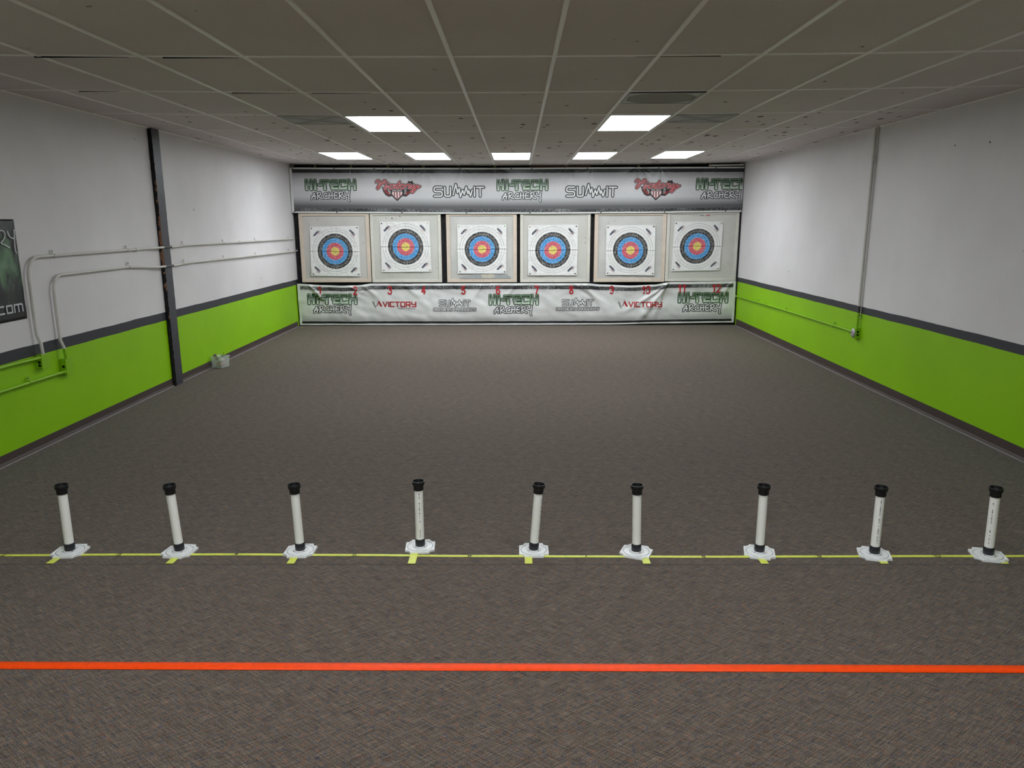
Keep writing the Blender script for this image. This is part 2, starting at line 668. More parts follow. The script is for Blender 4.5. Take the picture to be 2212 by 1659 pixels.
class Ink:
    """draws strokes and polygons in a 2-D plane; mapf(a, b, off) -> 3-D point"""

    def __init__(self, mapf):
        self.mb = MB()
        self.mapf = mapf
        self.c = 0

    def off(self, layer):
        self.c += 1
        return 0.001 + layer * 0.0015 + (self.c % 60) * 2e-5

    def seg(self, a, b, w, layer, m, ext=0.0):
        dx, dy = b[0] - a[0], b[1] - a[1]
        L = math.hypot(dx, dy)
        if L < 1e-7:
            return
        dx /= L
        dy /= L
        a = (a[0] - dx * ext, a[1] - dy * ext)
        b = (b[0] + dx * ext, b[1] + dy * ext)
        L += 2 * ext
        n = max(1, int(L / 0.05) + 1)
        o = self.off(layer)
        q = len(self.mb.v)
        for i in range(n + 1):
            x = a[0] + dx * L * i / n
            y = a[1] + dy * L * i / n
            self.mb.v.append(self.mapf(x - dy * w / 2, y + dx * w / 2, o))
            self.mb.v.append(self.mapf(x + dy * w / 2, y - dx * w / 2, o))
        for i in range(n):
            self.mb.face([q + 2 * i, q + 2 * i + 1, q + 2 * i + 3, q + 2 * i + 2], m)

    def dot(self, p, r, layer, m, n=12):
        o = self.off(layer)
        q = len(self.mb.v)
        for k in range(n):
            a = 2 * PI * k / n
            self.mb.v.append(self.mapf(p[0] + r * math.cos(a), p[1] + r * math.sin(a), o))
        self.mb.face([q + k for k in range(n)], m)

    def poly(self, pts, layer, m):
        o = self.off(layer)
        q = len(self.mb.v)
        for p in pts:
            self.mb.v.append(self.mapf(p[0], p[1], o))
        self.mb.face(range(q, q + len(pts)), m)

    def line(self, pts, w, layer, m, cap='round'):
        for a, b in zip(pts[:-1], pts[1:]):
            self.seg(a, b, w, layer, m, w / 2 if cap == 'square' else 0)
        if cap == 'round':
            for p in pts:
                self.dot(p, w / 2, layer, m, 10)


TECH = {
    'A': (.85, [[(0, 0), (0, .8), (.15, 1), (.85, 1), (.85, 0)], [(0, .42), (.85, .42)]]),
    'C': (.8, [[(.8, 1), (.1, 1), (0, .9), (0, .1), (.1, 0), (.8, 0)]]),
    'D': (.85, [[(0, 0), (0, 1), (.7, 1), (.85, .85), (.85, .15), (.7, 0), (0, 0)]]),
    'E': (.75, [[(.75, 1), (0, 1), (0, 0), (.75, 0)], [(0, .5), (.68, .5)]]),
    'G': (.85, [[(.85, 1), (0, 1), (0, 0), (.85, 0), (.85, .5), (.45, .5)]]),
    'H': (.85, [[(0, 0), (0, 1)], [(.85, 0), (.85, 1)], [(0, .5), (.85, .5)]]),
    'I': (.0, [[(0, 0), (0, 1)]]),
    'L': (.7, [[(0, 1), (0, 0), (.7, 0)]]),
    'M': (1.0, [[(0, 0), (0, 1), (.5, .35), (1, 1), (1, 0)]]),
    'O': (.85, [[(.1, 0), (0, .1), (0, .9), (.1, 1), (.75, 1), (.85, .9), (.85, .1), (.75, 0), (.1, 0)]]),
    'P': (.8, [[(0, 0), (0, 1), (.8, 1), (.8, .42), (0, .42)]]),
    'R': (.85, [[(0, 0), (0, 1), (.8, 1), (.8, .42), (0, .42)], [(.4, .42), (.85, 0)]]),
    'S': (.8, [[(.8, 1), (.1, 1), (0, .9), (0, .6), (.1, .5), (.7, .5), (.8, .4), (.8, .1), (.7, 0), (0, 0)]]),
    'T': (.85, [[(0, 1), (.85, 1)], [(.425, 1), (.425, 0)]]),
    'U': (.85, [[(0, 1), (0, .1), (.1, 0), (.75, 0), (.85, .1), (.85, 1)]]),
    'V': (.85, [[(0, 1), (.42, 0), (.85, 1)]]),
    'Y': (.85, [[(0, 1), (0, .5), (.85, .5)], [(.85, 1), (.85, 0), (.15, 0)]]),
    ' ': (.4, []),
    '1': (.45, [[(.1, .78), (.45, 1), (.45, 0)]]),
    '2': (.75, [[(0, .78), (.15, 1), (.6, 1), (.75, .8), (.7, .55), (0, 0), (.78, 0)]]),
    '3': (.75, [[(0, .82), (.2, 1), (.6, 1), (.75, .8), (.6, .55), (.3, .53)], [(.6, .55), (.78, .3), (.6, 0), (.2, 0), (0, .18)]]),
    '4': (.8, [[(.55, 0), (.55, 1), (0, .3), (.8, .3)]]),
    '5': (.75, [[(.7, 1), (.1, 1), (.05, .55), (.5, .6), (.75, .35), (.6, 0), (.15, 0), (0, .15)]]),
    '6': (.75, [[(.7, .85), (.5, 1), (.2, 1), (0, .7), (0, .25), (.2, 0), (.55, 0), (.75, .3), (.55, .55), (.05, .5)]]),
    '7': (.75, [[(0, 1), (.75, 1), (.3, 0)]]),
    '8': (.75, [[(.37, .52), (.08, .7), (.08, .9), (.25, 1), (.5, 1), (.67, .9), (.67, .7), (.37, .52), (.05, .35), (.05, .12), (.2, 0), (.55, 0), (.72, .12), (.72, .35), (.37, .52)]]),
    '9': (.75, [[(.05, .15), (.25, 0), (.55, 0), (.75, .3), (.75, .75), (.55, 1), (.2, 1), (0, .7), (.2, .45), (.7, .5)]]),
    '0': (.75, [[(.2, 0), (0, .25), (0, .75), (.2, 1), (.55, 1), (.75, .75), (.75, .25), (.55, 0), (.2, 0)]]),
    'c': (.75, [[(.75, .7), (0, .7), (0, 0), (.75, 0)]]),
    'o': (.8, [[(0, 0), (0, .7), (.8, .7), (.8, 0), (0, 0)]]),
    'm': (1.2, [[(0, 0), (0, .7), (1.1, .7), (1.2, .6), (1.2, 0)], [(.6, .7), (.6, 0)]]),
    '.': (.12, [[(0, 0), (.12, 0)]]),
}
HAND = {
    'A': (.72, [[(0, -.1), (.2, .4), (.5, 1), (.52, .5), (.62, -.05)], [(.02, .3), (.35, .38), (.72, .38)]]),
    'R': (.85, [[(.2, .95), (.12, .4), (.1, -.05)], [(0, .85), (.35, 1.08), (.7, .9), (.6, .6), (.18, .42), (.5, .15), (.95, -.02)]]),
    'C': (.75, [[(.7, .85), (.4, .85), (.08, .5), (.08, .12), (.4, .0), (.8, .1)]]),
    'H': (.68, [[(.1, .95), (.08, .5), (.04, 0)], [(.6, 1.0), (.58, .5), (.56, 0)], [(0, .45), (.3, .52), (.66, .5)]]),
    'E': (.62, [[(.6, 1.0), (.3, .95), (.08, .85), (.05, .4), (.08, .05), (.3, 0), (.66, .08)], [(.06, .5), (.25, .52), (.5, .52)]]),
    'Y': (.75, [[(0, .95), (.1, .6), (.3, .48), (.55, .6)], [(.75, 1.15), (.68, .6), (.6, .1), (.58, -.35), (.7, -.42)]]),
}


def text_strokes(s, h, font=TECH, gap=.28, wscale=1.0, smooth=0):
    out = []
    x = 0
    for ch in s:
        wd, pl = font[ch]
        for p in pl:
            p = [((a * wscale + x) * h, b * h) for a, b in p]
            if smooth:
                p = chaikin(p, smooth)
            out.append(p)
        x += wd * wscale + gap
    return out, (x - gap) * h


def printmat(name, col, rough=0.45):
    return simple(name, col, rough, nz=0.05, scale=15)


P_WHITE = printmat('print_white', (0.82, 0.83, 0.84, 1))
P_BLACK = printmat('print_black', (0.012, 0.012, 0.014, 1))
P_GREY = printmat('print_grey', (0.25, 0.25, 0.26, 1))
P_DGREEN = printmat('print_dark_green', (0.01, 0.05, 0.02, 1))
P_MINT = printmat('print_mint', (0.48, 0.66, 0.46, 1))
P_RED = printmat('print_red', (0.40, 0.015, 0.02, 1))
P_NUMRED = printmat('number_red', (0.42, 0.008, 0.018, 1))
P_PINK = printmat('print_pink', (0.75, 0.38, 0.40, 1))
P_DRED = printmat('print_dark_red', (0.12, 0.01, 0.015, 1))
P_NAVY = printmat('print_navy', (0.03, 0.035, 0.07, 1))


def grad_fill():
    t = NT('print_chrome_gradient')
    P = t.coord('Generated')
    sp = t.n('ShaderNodeSeparateXYZ')
    t.l(P, sp.inputs[0])
    c = t.ramp(sp.outputs[2], [(0.58, (0.62, 0.70, 0.62, 1)), (0.72, (0.26, 0.31, 0.28, 1)), (0.84, (0.015, 0.03, 0.018, 1)), (0.98, (0.03, 0.09, 0.03, 1))])
    t.base(c)
    t.rough(0.45)
    return t.m


P_GRAD = grad_fill()
PXM = 0.00806   # metres on the banner per photographed pixel, used as the lettering unit


def logo_hitech(ink, cx, cz, clip=None):
    """cx, cz: centre of block word; unit coordinates traced on the sign"""
    k = PXM / 8.508
    X = lambda x: cx + (x - 972) * k
    Z = lambda y: cz - (y - 500) * k
    st = [[(535, 425), (535, 578)], [(618, 425), (618, 578)], [(535, 500), (618, 500)],
          [(692, 425), (692, 578)], [(762, 500), (806, 500)],
          [(800, 437), (935, 437)], [(868, 437), (868, 578)],
          [(1000, 437), (1000, 568)], [(1000, 437), (1088, 437)], [(978, 502), (1080, 502)], [(1000, 568), (1090, 568)],
          [(1140, 437), (1140, 568)], [(1140, 437), (1254, 437)], [(1140, 568), (1254, 568)], [(1250, 437), (1250, 455)], [(1250, 568), (1250, 552)],
          [(1310, 425), (1310, 578)], [(1412, 425), (1412, 578)], [(1310, 500), (1412, 500)]]
    for wd, lay, m in ((72, 0, P_BLACK), (62, 1, P_DGREEN), (40, 2, P_MINT), (29, 3, P_GRAD)):
        for p in st:
            pts = [(X(a), Z(c)) for a, c in p]
            if clip:
                pts = [(min(a, clip - wd * k / 2 - 0.004), c) for a, c in pts]
            ink.line(pts, wd * k, lay, m, 'round' if lay < 1 else 'square')
    if not clip:
        ink.poly([(X(1196), Z(503)), (X(1262), Z(482)), (X(1262), Z(524))], 3.5, P_MINT)
    ls, wd = text_strokes('ARCHERY', 0.105, HAND, gap=.16, wscale=1.02, smooth=2)
    for w_, lay, m in ((0.046, 0, P_GREY), (0.038, 1, P_BLACK), (0.0165, 3, P_WHITE)):
        for p in ls:
            ink.line([(cx - wd / 2 - 0.01 + a, cz - 0.232 + c) for a, c in p], w_, lay, m)


def logo_summit(ink, cx, cz, k=PXM / 5.395, sub=False):
    X = lambda x: cx + (x - 1842) * k
    Z = lambda y: cz - (y - 215) * k
    st = [[(1645, 165), (1572, 165), (1558, 178), (1558, 205), (1572, 215), (1635, 215), (1648, 228), (1648, 255), (1635, 266), (1558, 266)],
          [(1680, 165), (1680, 256), (1690, 266), (1736, 266), (1746, 256), (1746, 165)],
          [(1776, 250), (1808, 135), (1828, 228), (1846, 182), (1860, 272), (1886, 200), (1904, 248), (1928, 165), (1944, 238), (1956, 205), (1976, 266), (1996, 200)],
          [(2022, 165), (2022, 268)], [(2046, 168), (2130, 168)], [(2088, 168), (2088, 268)]]
    for wd, lay, m in ((40, 0, P_GREY), (32, 1, P_BLACK), (15, 3, P_WHITE)):
        for p in st:
            ink.line([(X(a), Z(c)) for a, c in p], wd * k, lay, m)
    if sub:
        ls, wd = text_strokes('ARCHERY PRODUCTS', 0.043, TECH, gap=.34)
        sc = 0.75 / wd
        for w_, lay, m in ((0.030, 0, P_GREY), (0.024, 1, P_BLACK), (0.009, 3, P_WHITE)):
            for p in ls:
                ink.line([(cx - 0.375 + a * sc, cz - 0.135 + c) for a, c in p], w_, lay, m)


def logo_script(ink, cx, cz):
    k = PXM / 18.43
    X = lambda x: cx + (x - 1020) * k
    Z = lambda y: cz - (y - 650) * k
    T = lambda p: [(X(a), Z(c)) for a, c in p]
    wl = [(420, 520), (600, 560), (790, 620), (810, 880), (680, 905), (560, 840), (470, 700)]
    wr = [(1250, 620), (1420, 560), (1600, 560), (1640, 690), (1500, 810), (1380, 900), (1240, 880)]
    tip = [(1440, 380), (1480, 300), (1560, 320), (1640, 290), (1680, 400), (1560, 450)]
    for pts in (wl, wr, tip):
        ink.poly(T(pts), 0, P_BLACK)
    ink.poly(T([(460, 560), (600, 590), (720, 680), (770, 850), (680, 860), (560, 780)]), 1, P_DRED)
    ink.poly(T([(1300, 800), (1480, 660), (1540, 700), (1400, 840), (1290, 860)]), 1, P_DRED)
    ink.line(T([(500, 630), (600, 720), (720, 800)]), 40 * k, 1.4, P_RED)
    ink.line(T([(1380, 810), (1500, 740)]), 40 * k, 1.4, P_RED)
    for i in range(4):
        ink.line(T([(640 + i * 25, 610 + i * 50), (740 + i * 8, 640 + i * 48)]), 18 * k, 1.6, P_WHITE)
        ink.line(T([(1310, 620 + i * 55), (1400 - i * 8, 600 + i * 55)]), 18 * k, 1.6, P_WHITE)
    ink.poly(T([(770, 600), (1290, 600), (1300, 740), (1250, 860), (1020, 1070), (790, 860), (755, 740)]), 2, P_BLACK)
    ink.poly(T([(820, 705), (1235, 705), (1235, 790), (1190, 850), (1020, 1000), (860, 850), (820, 780)]), 2.5, P_PINK)
    for x, yb in ((865, 835), (965, 935), (1080, 930), (1180, 840)):
        ink.line(T([(x, 725), (x, yb)]), 34 * k, 2.8, P_WHITE, 'flat')
    for x, yb in ((920, 890), (1022, 975), (1130, 890)):
        ink.line(T([(x, 712), (x, yb)]), 30 * k, 3.0, P_DRED, 'flat')
    ls, wd = text_strokes('ARCHERY', 40 * k, TECH, gap=.5)
    for p in ls:
        ink.line([(X(1025) - wd / 2 + a, Z(682) + c) for a, c in p], 9 * k, 3.0, P_WHITE)
    st = [[(205, 350), (245, 285), (335, 270), (365, 330), (320, 430), (240, 570), (245, 605), (300, 570), (400, 430), (480, 310), (560, 265), (610, 300), (580, 370), (480, 400)],
          [(610, 450), (540, 560), (520, 600), (590, 600), (670, 500)], [(680, 380), (690, 385)],
          [(890, 460), (850, 430), (760, 470), (715, 550), (745, 600), (830, 590), (960, 500)],
          [(1150, 330), (1060, 430), (955, 560), (965, 600), (1040, 590), (1140, 520)], [(960, 450), (1140, 440)],
          [(1250, 440), (1160, 480), (1130, 560), (1170, 600), (1260, 580), (1330, 500), (1310, 440), (1250, 440)],
          [(1360, 520), (1450, 415), (1500, 450), (1590, 430), (1530, 500), (1460, 580), (1540, 595), (1650, 500)],
          [(1700, 440), (1640, 540), (1640, 590), (1720, 570), (1860, 430), (1770, 590), (1660, 735), (1590, 750), (1575, 690), (1700, 640), (1940, 510)]]
    for wd_, lay, m in ((120, 3.4, P_BLACK), (72, 4.4, P_PINK), (34, 5.4, P_RED)):
        for p in st:
            ink.line(chaikin(T(p), 2), wd_ * k, lay, m)


def logo_victory(ink, cx, cz):
    k = PXM / 7.9
    X = lambda x: cx + (x - 1595) * k
    Z = lambda y: cz - (y - 465) * k
    T = lambda p: [(X(a), Z(c)) for a, c in p]
    g_ = [[(1205, 420), (1240, 420), (1268, 500), (1285, 470), (1262, 535), (1250, 525)]]
    for p in g_:
        ink.poly(T(p), 0, P_GREY)
    ink.line(T([(1268, 548), (1325, 375)]), 5 * k, 0.4, P_GREY)
    ink.poly(T([(1330, 395), (1388, 505), (1350, 505), (1322, 445), (1300, 500), (1290, 495)]), 0.3, P_RED)
    ls, wd = text_strokes('VICTORY', 78 * k, TECH, gap=.33)
    sc = (1970 - 1402) * k / wd
    for p in ls:
        ink.line([(X(1402) + a * sc, Z(508) + c) for a, c in p], 20 * k, 0.5, P_RED, 'square')
    ink.dot((X(1985), Z(432)), 3 * k, 0.5, P_RED)
    ls, wd = text_strokes('ARCHERY', 22 * k, TECH, gap=.55)
    sc = (1955 - 1660) * k / wd
    for p in ls:
        ink.line([(X(1660) + a * sc + c * .3, Z(553) + c) for a, c in p], 6 * k, 0.5, P_GREY)


# ------------------------------------------------------------------ banners
def interp(pts, x):
    if x <= pts[0][0]:
        return pts[0][1]
    for (a, c), (d, e) in zip(pts[:-1], pts[1:]):
        if x <= d:
            t = (x - a) / (d - a)
            t = t * t * (3 - 2 * t)
            return c + (e - c) * t
    return pts[-1][1]


def banner_mat(name, top_speck, bot_speck):
    t = NT(name)
    uvn = t.n('ShaderNodeUVMap')
    sp = t.n('ShaderNodeSeparateXYZ')
    t.l(uvn.outputs[0], sp.inputs[0])
    u, v = sp.outputs[0], sp.outputs[1]     # u in metres from the left edge, v 0..1 bottom to top
    v = v
    P = t.coord('Object')
    if bot_speck > top_speck:
        stops = [(0.0, (0.10, 0.10, 0.11, 1)), (0.16, (0.11, 0.11, 0.12, 1)), (0.22, (0.26, 0.26, 0.27, 1)), (0.36, (0.62, 0.62, 0.65, 1)), (0.55, (0.72, 0.71, 0.74, 1)), (0.74, (0.60, 0.59, 0.62, 1)), (0.86, (0.36, 0.36, 0.38, 1)), (1.0, (0.3, 0.3, 0.3, 1))]
    else:
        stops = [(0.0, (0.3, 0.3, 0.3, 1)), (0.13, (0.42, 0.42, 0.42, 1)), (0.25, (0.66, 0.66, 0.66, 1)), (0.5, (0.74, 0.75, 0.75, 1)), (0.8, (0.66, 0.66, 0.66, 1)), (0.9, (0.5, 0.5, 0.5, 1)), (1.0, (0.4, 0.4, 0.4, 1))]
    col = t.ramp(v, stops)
    # sparse fine ink speckle over the whole print
    vo = t.n('ShaderNodeTexVoronoi')
    vo.inputs['Scale'].default_value = 80
    t.l(P, vo.inputs['Vector'])
    cs = t.n('ShaderNodeSeparateColor')
    t.l(vo.outputs['Color'], cs.inputs[0])
    d = t.math('LESS_THAN', vo.outputs['Distance'], t.math('MULTIPLY', t.math('POWER', cs.outputs[0], 5), 0.28))
    col = t.mix(d, col, (0.14, 0.14, 0.15, 1))

    def band(v0, v1, amount, col):
        wob = t.math('MULTIPLY_ADD', t.math('SUBTRACT', t.noise(P, 9, 3), 0.5), 0.02, v)
        inb = t.math('MULTIPLY', t.math('GREATER_THAN', wob, v0), t.math('LESS_THAN', wob, v1))
        patch = t.noise(P, 2.0, 2)
        sn = t.noise(P, 95, 2, 0.8)
        th = t.math('MULTIPLY_ADD', patch, -amount * 0.32, 0.73)
        sk = t.math('GREATER_THAN', sn, th)
        c2 = t.mix(sk, (0.014, 0.014, 0.018, 1), (0.42, 0.42, 0.43, 1))
        return t.mix(inb, col, c2)
    col = band(0.0, 0.10 if bot_speck > top_speck else 0.095, bot_speck, col)
    col = band(0.885 if bot_speck > top_speck else 0.86, 1.0, top_speck, col)
    # white hem all round
    hem_v = t.math('ADD', t.math('LESS_THAN', v, 0.034 if bot_speck > top_speck else 0.04), t.math('GREATER_THAN', v, 0.966 if bot_speck > top_speck else 0.95))
    hem_u = t.math('ADD', t.math('LESS_THAN', u, 0.045), t.math('GREATER_THAN', u, 7.72 if bot_speck <= top_speck else 9))
    hem = t.math('MINIMUM', t.math('ADD', hem_v, hem_u), 1.0)
    col = t.mix(hem, col, (0.76, 0.77, 0.77, 1))
    t.base(col)
    t.rough(0.34)
    t.b.inputs['Specular IOR Level'].default_value = 0.5
    t.bump(t.noise(P, 14, 3), 0.10, 0.01)
    return t.m


HOOKS = [-3.84, -3.462, -2.845, -2.212, -1.604, -0.379, 0.851, 2.072, 3.306]
GROM_TOP = [-3.15, -1.85, -0.75, -1.0, 0.25, 1.1, 1.75, 2.6]


def disp_top(x, z, zt):
    d = 0.0
    for i, hx in enumerate(HOOKS + [1.3, 2.45, -1.95, -0.95]):
        dx, dz = x - hx, zt - z + 0.01
        r = math.hypot(dx, dz)
        if r < 1.0:
            a = math.atan2(dx, dz)
            amp = (0.015 if i in (5, 6, 7) else 0.008 if i in (3, 4) else 0.005) * min(1, r / 0.05) * math.exp(-r / 0.16)
            d += 2.6 * amp * (0.5 - abs(math.sin(a * 4.5 + i)))
            d -= 0.010 * math.exp(-r / 0.10) * (1 if i < 9 else 0)
    d += 0.006 * noise.noise(Vector((x * 1.6, z * 1.2, 3.1)))
    return d


def disp_bot(x, z, zt):
    d = 0.0
    # diagonal folds running from the pinned points
    for px, ang, ln, amp, wdt in ((-3.7, -0.75, .55, .020, .045), (-2.6, -2.45, .5, .014, .06), (-2.75, -0.7, .4, .016, .04),
                                  (-3.0, -0.45, .35, .014, .03), (-2.0, -0.75, .5, .010, .05),
                                  (2.66, -2.25, .85, .026, .05), (2.66, -2.6, .8, .020, .035), (2.62, -1.9, .6, .018, .045),
                                  (1.15, -0.8, .8, .016, .06), (1.0, -0.5, .8, .012, .04),
                                  (3.8, -2.3, .4, .014, .04), (0.0, -2.3, .8, .012, .06), (-0.6, -2.2, .5, .010, .05)):
        dx, dz = x - px, z - (zt - 0.01)
        ca, sa = math.cos(ang), math.sin(ang)
        s = dx * ca + dz * sa
        tt = -dx * sa + dz * ca
        if -0.05 < s < ln * 1.3:
            wd = wdt * (0.4 + s / ln)
            d += 1.5 * amp * math.exp(-(tt / wd) ** 2) * max(0, min(1, s / 0.08 + .3)) * max(0, 1 - (s / (ln * 1.3)) ** 2)
    d += 0.022 * noise.noise(Vector((x * 2.6 + z * 2, z * 3.0 - x * .8, 7.7)))
    d += 0.010 * noise.noise(Vector((x * 7 + z * 6, z * 7 - x * 3, 1.7)))
    return d * (0.5 + 0.5 * min(1, (z + .05) / .2))


class Banner:
    def __init__(self, name, y, xl, xr, top, bot, disp, mat, label, loc):
        self.y, self.top, self.bot, self.disp = y, top, bot, disp
        mb = MB()
        nu, nv = 640, 60
        uvs = []

        def f(u, v):
            xl_, xr_ = xl, xr
            x = xl_ + (xr_ - xl_) * u
            zb, zt = interp(bot, x), interp(top, x)
            z = zb + (zt - zb) * v
            uvs.append((u * (xr - xl), v))
            return self.at(x, z, 0)
        mb.grid(f, nu, nv, mat)
        self.o = mb.build(name, smooth=True, origin=loc)
        me = self.o.data
        ul = me.uv_layers.new(name='UVMap')
        flat = []
        for lp in me.loops:
            flat += list(uvs[lp.vertex_index])
        ul.data.foreach_set('uv', flat)
        md = self.o.modifiers.new('thick', 'SOLIDIFY')
        md.thickness = 0.0012
        md.offset = 1
        tag(self.o, label, 'banner')
        self.loc = loc

    def at(self, x, z, off):
        return (x, self.y - self.disp(x, z, interp(self.top, x)) - off, z)

    def part(self, name, fn, label=None):
        ink = Ink(lambda a, c, o: self.at(a, c, o + 0.0015))
        fn(ink)
        ob = ink.mb.build(name, origin=self.loc)
        ob.parent = self.o
        ob.location = (0, 0, 0)
        if label:
            ob['label'] = label
        return ob


TOP_T = [(-3.91, 2.735), (-2.8, 2.728), (-1.6, 2.722), (-0.4, 2.718), (0.85, 2.72), (2.07, 2.722), (3.3, 2.722), (3.885, 2.722)]
TOP_B = [(-3.91, 1.975), (-3.0, 1.968), (-1.0, 1.95), (0.5, 1.946), (2.0, 1.952), (3.885, 1.968)]
bt = Banner('banner', 13.25, -3.914, 3.880, TOP_T, TOP_B, disp_top, banner_mat('vinyl_top', 0.0, 1.0),
            'long grey banner hung from ceiling hooks above the targets, with black speckled edges', (0, 13.25, 1.95))
hz = 2.435
bt.part('printed_logo', lambda k: logo_hitech(k, -3.215, 2.447), 'green block lettering over white brush lettering at the left end')
bt.part('printed_logo', lambda k: logo_script(k, -2.072, 2.352), 'red script lettering over a winged shield, left one')
bt.part('printed_logo', lambda k: logo_summit(k, -1.005, 2.325), 'white outlined lettering left of the middle')
bt.part('printed_logo', lambda k: logo_hitech(k, 0.09, 2.433), 'green block lettering over white brush lettering in the middle')
bt.part('printed_logo', lambda k: logo_summit(k, 1.278, 2.318), 'white outlined lettering right of the middle')
bt.part('printed_logo', lambda k: logo_script(k, 2.388, 2.348), 'red script lettering over a winged shield, right one')
bt.part('printed_logo', lambda k: logo_hitech(k, 3.515, 2.438, clip=3.872), 'green block lettering over white brush lettering at the right end')


def grom(ink, pts):
    for x, z in pts:
        ink.dot((x, z), 0.014, 1, P_GREY)
        ink.dot((x, z), 0.009, 2, P_BLACK)


for gx, gz in ([(x, interp(TOP_T, x) - 0.02) for x in (-3.86, -3.14, -2.45, -1.96, -0.98, -0.1, 0.25, 1.2, 2.42, 3.4)] +
               [(x, interp(TOP_B, x) + 0.018) for x in (-3.87, -3.13, -2.0, -0.88, 0.22, 1.45, 2.55, 3.6)]):
    bt.part('grommet', lambda k: grom(k, [(gx, gz)]))

BOT_T = [(-3.9, .752), (-3.4, .726), (-3.1, .716), (-2.85, .722), (-2.56, .752), (-2.0, .748), (-1, .75), (0, .75), (1.2, .748), (1.5, .725), (2.0, .706), (2.4, .722), (2.72, .764), (3.3, .768), (3.86, .773)]
BOT_B = [(-3.9, .012), (-1, .008), (1.5, .010), (2.6, .030), (3.86, .042)]
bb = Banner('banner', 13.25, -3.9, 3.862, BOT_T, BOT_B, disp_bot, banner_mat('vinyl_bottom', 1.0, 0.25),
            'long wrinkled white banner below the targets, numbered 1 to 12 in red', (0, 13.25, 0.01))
bb.part('printed_logo', lambda k: logo_hitech(k, -3.29, 0.480), 'green block lettering over white brush lettering at the left end')
bb.part('printed_logo', lambda k: logo_victory(k, -2.19, 0.388), 'red lettering with a grey and red chevron, left one')
bb.part('printed_logo', lambda k: logo_summit(k, -1.115, 0.402, PXM / 8.508, True), 'white outlined lettering left of the middle')
bb.part('printed_logo', lambda k: logo_hitech(k, -0.065, 0.463), 'green block lettering over white brush lettering in the middle')
bb.part('printed_logo', lambda k: logo_summit(k, 1.073, 0.408, PXM / 8.508, True), 'white outlined lettering right of the middle')
bb.part('printed_logo', lambda k: logo_victory(k, 2.18, 0.375), 'red lettering with a grey and red chevron, right one')
bb.part('printed_logo', lambda k: logo_hitech(k, 3.29, 0.492), 'green block lettering over white brush lettering at the right end')
NUMX = [-3.512, -2.879, -2.262, -1.662, -0.956, -0.34, 0.34, 0.955, 1.667, 2.273, 2.901, 3.514]
NUMZ = [.637, .627, .632, .632, .632, .630, .632, .632, .630, .628, .650, .652]


def num(i):
    def fn(ink):
        ls, wd = text_strokes(str(i + 1), 0.125, TECH, gap=.35, wscale=0.62)
        for p in ls:
            pts = [(NUMX[i] - wd / 2 + a, NUMZ[i] - 0.0625 + c) for a, c in p]
            ink.line(pts, 0.023, 5.0, P_NUMRED)
        if i in (8, 9):      # worn, flaking numerals
            rnd = random.Random(i)
            for _ in range(9):
                ink.dot((NUMX[i] + rnd.uniform(-.05, .05), NUMZ[i] + rnd.uniform(-.045, .01)), rnd.uniform(.006, .012), 6.5, P_WHITE, 7)
    return fn


for i in range(12):
    bb.part('lane_number', num(i))

# hooks the upper banner hangs from
names = ['at the left end of the banner', 'second from the left end', 'third from the left, above the green lettering',
         'fourth from the left, above the red script', 'fifth from the left, above the white lettering', 'in the middle of the banner, over the green lettering',
         'fourth from the right end, over the second white lettering', 'third from the right end of the banner', 'last before the right wall']
for hx, nm in zip(HOOKS, names):
    b = MB()
    zt = interp(TOP_T, hx)
    b.tube([(0, 0, zc(hx) - zt - 0.0), (0, 0, 0.045)], 0.003, M['brass'], 8)
    b.tube([(0.013 * math.sin(a * PI / 6), 0, 0.026 - 0.019 * -math.cos(a * PI / 6)) for a in range(0, 12)], 0.0032, M['brass'], 8)
    o = b.build('hook', smooth=True)
    o.location = (hx, 13.235, zt - 0.012)
    tag(o, 'brass ceiling hook, ' + nm, 'hook', 'hooks along the upper banner')
b = MB()
b.tube([(3.28, 13.275, 2.748), (3.87, 13.275, 2.752)], 0.013, M['pvc'], 12)
tag(b.build('rod', smooth='auto'), 'short white rod above the right end of the upper banner', 'rod')
b = MB()
b.box(0.22, 1.28, 13.40, 13.44, 2.735, 2.775, M['wood_red'])
tag(b.build('board', bevel=0.003), 'reddish brown wooden board in the dark gap above the upper banner', 'board')


# ------------------------------------------------------------------ target butts
def butt_mat(name, seed, c0, c1):
    t = NT(name)
    P = t.coord('Object')
    n = t.noise(P, 1.7 + seed * .13, 4, 0.6)
    c = t.ramp(n, [(0.3, c0), (0.7, c1)])
    vo = t.n('ShaderNodeTexVoronoi')
    vo.inputs['Scale'].default_value = 14 + seed
    t.l(P, vo.inputs['Vector'])
    cs = t.n('ShaderNodeSeparateColor')
    t.l(vo.outputs['Color'], cs.inputs[0])
    d = t.math('LESS_THAN', vo.outputs['Distance'], t.math('MULTIPLY', t.math('POWER', cs.outputs[0], 6), 0.16))
    c = t.mix(d, c, (0.2, 0.19, 0.17, 1))
    t.base(c)
    t.rough(0.6)
    t.bump(t.noise(P, 5, 3), 0.25, 0.02)
    return t.m


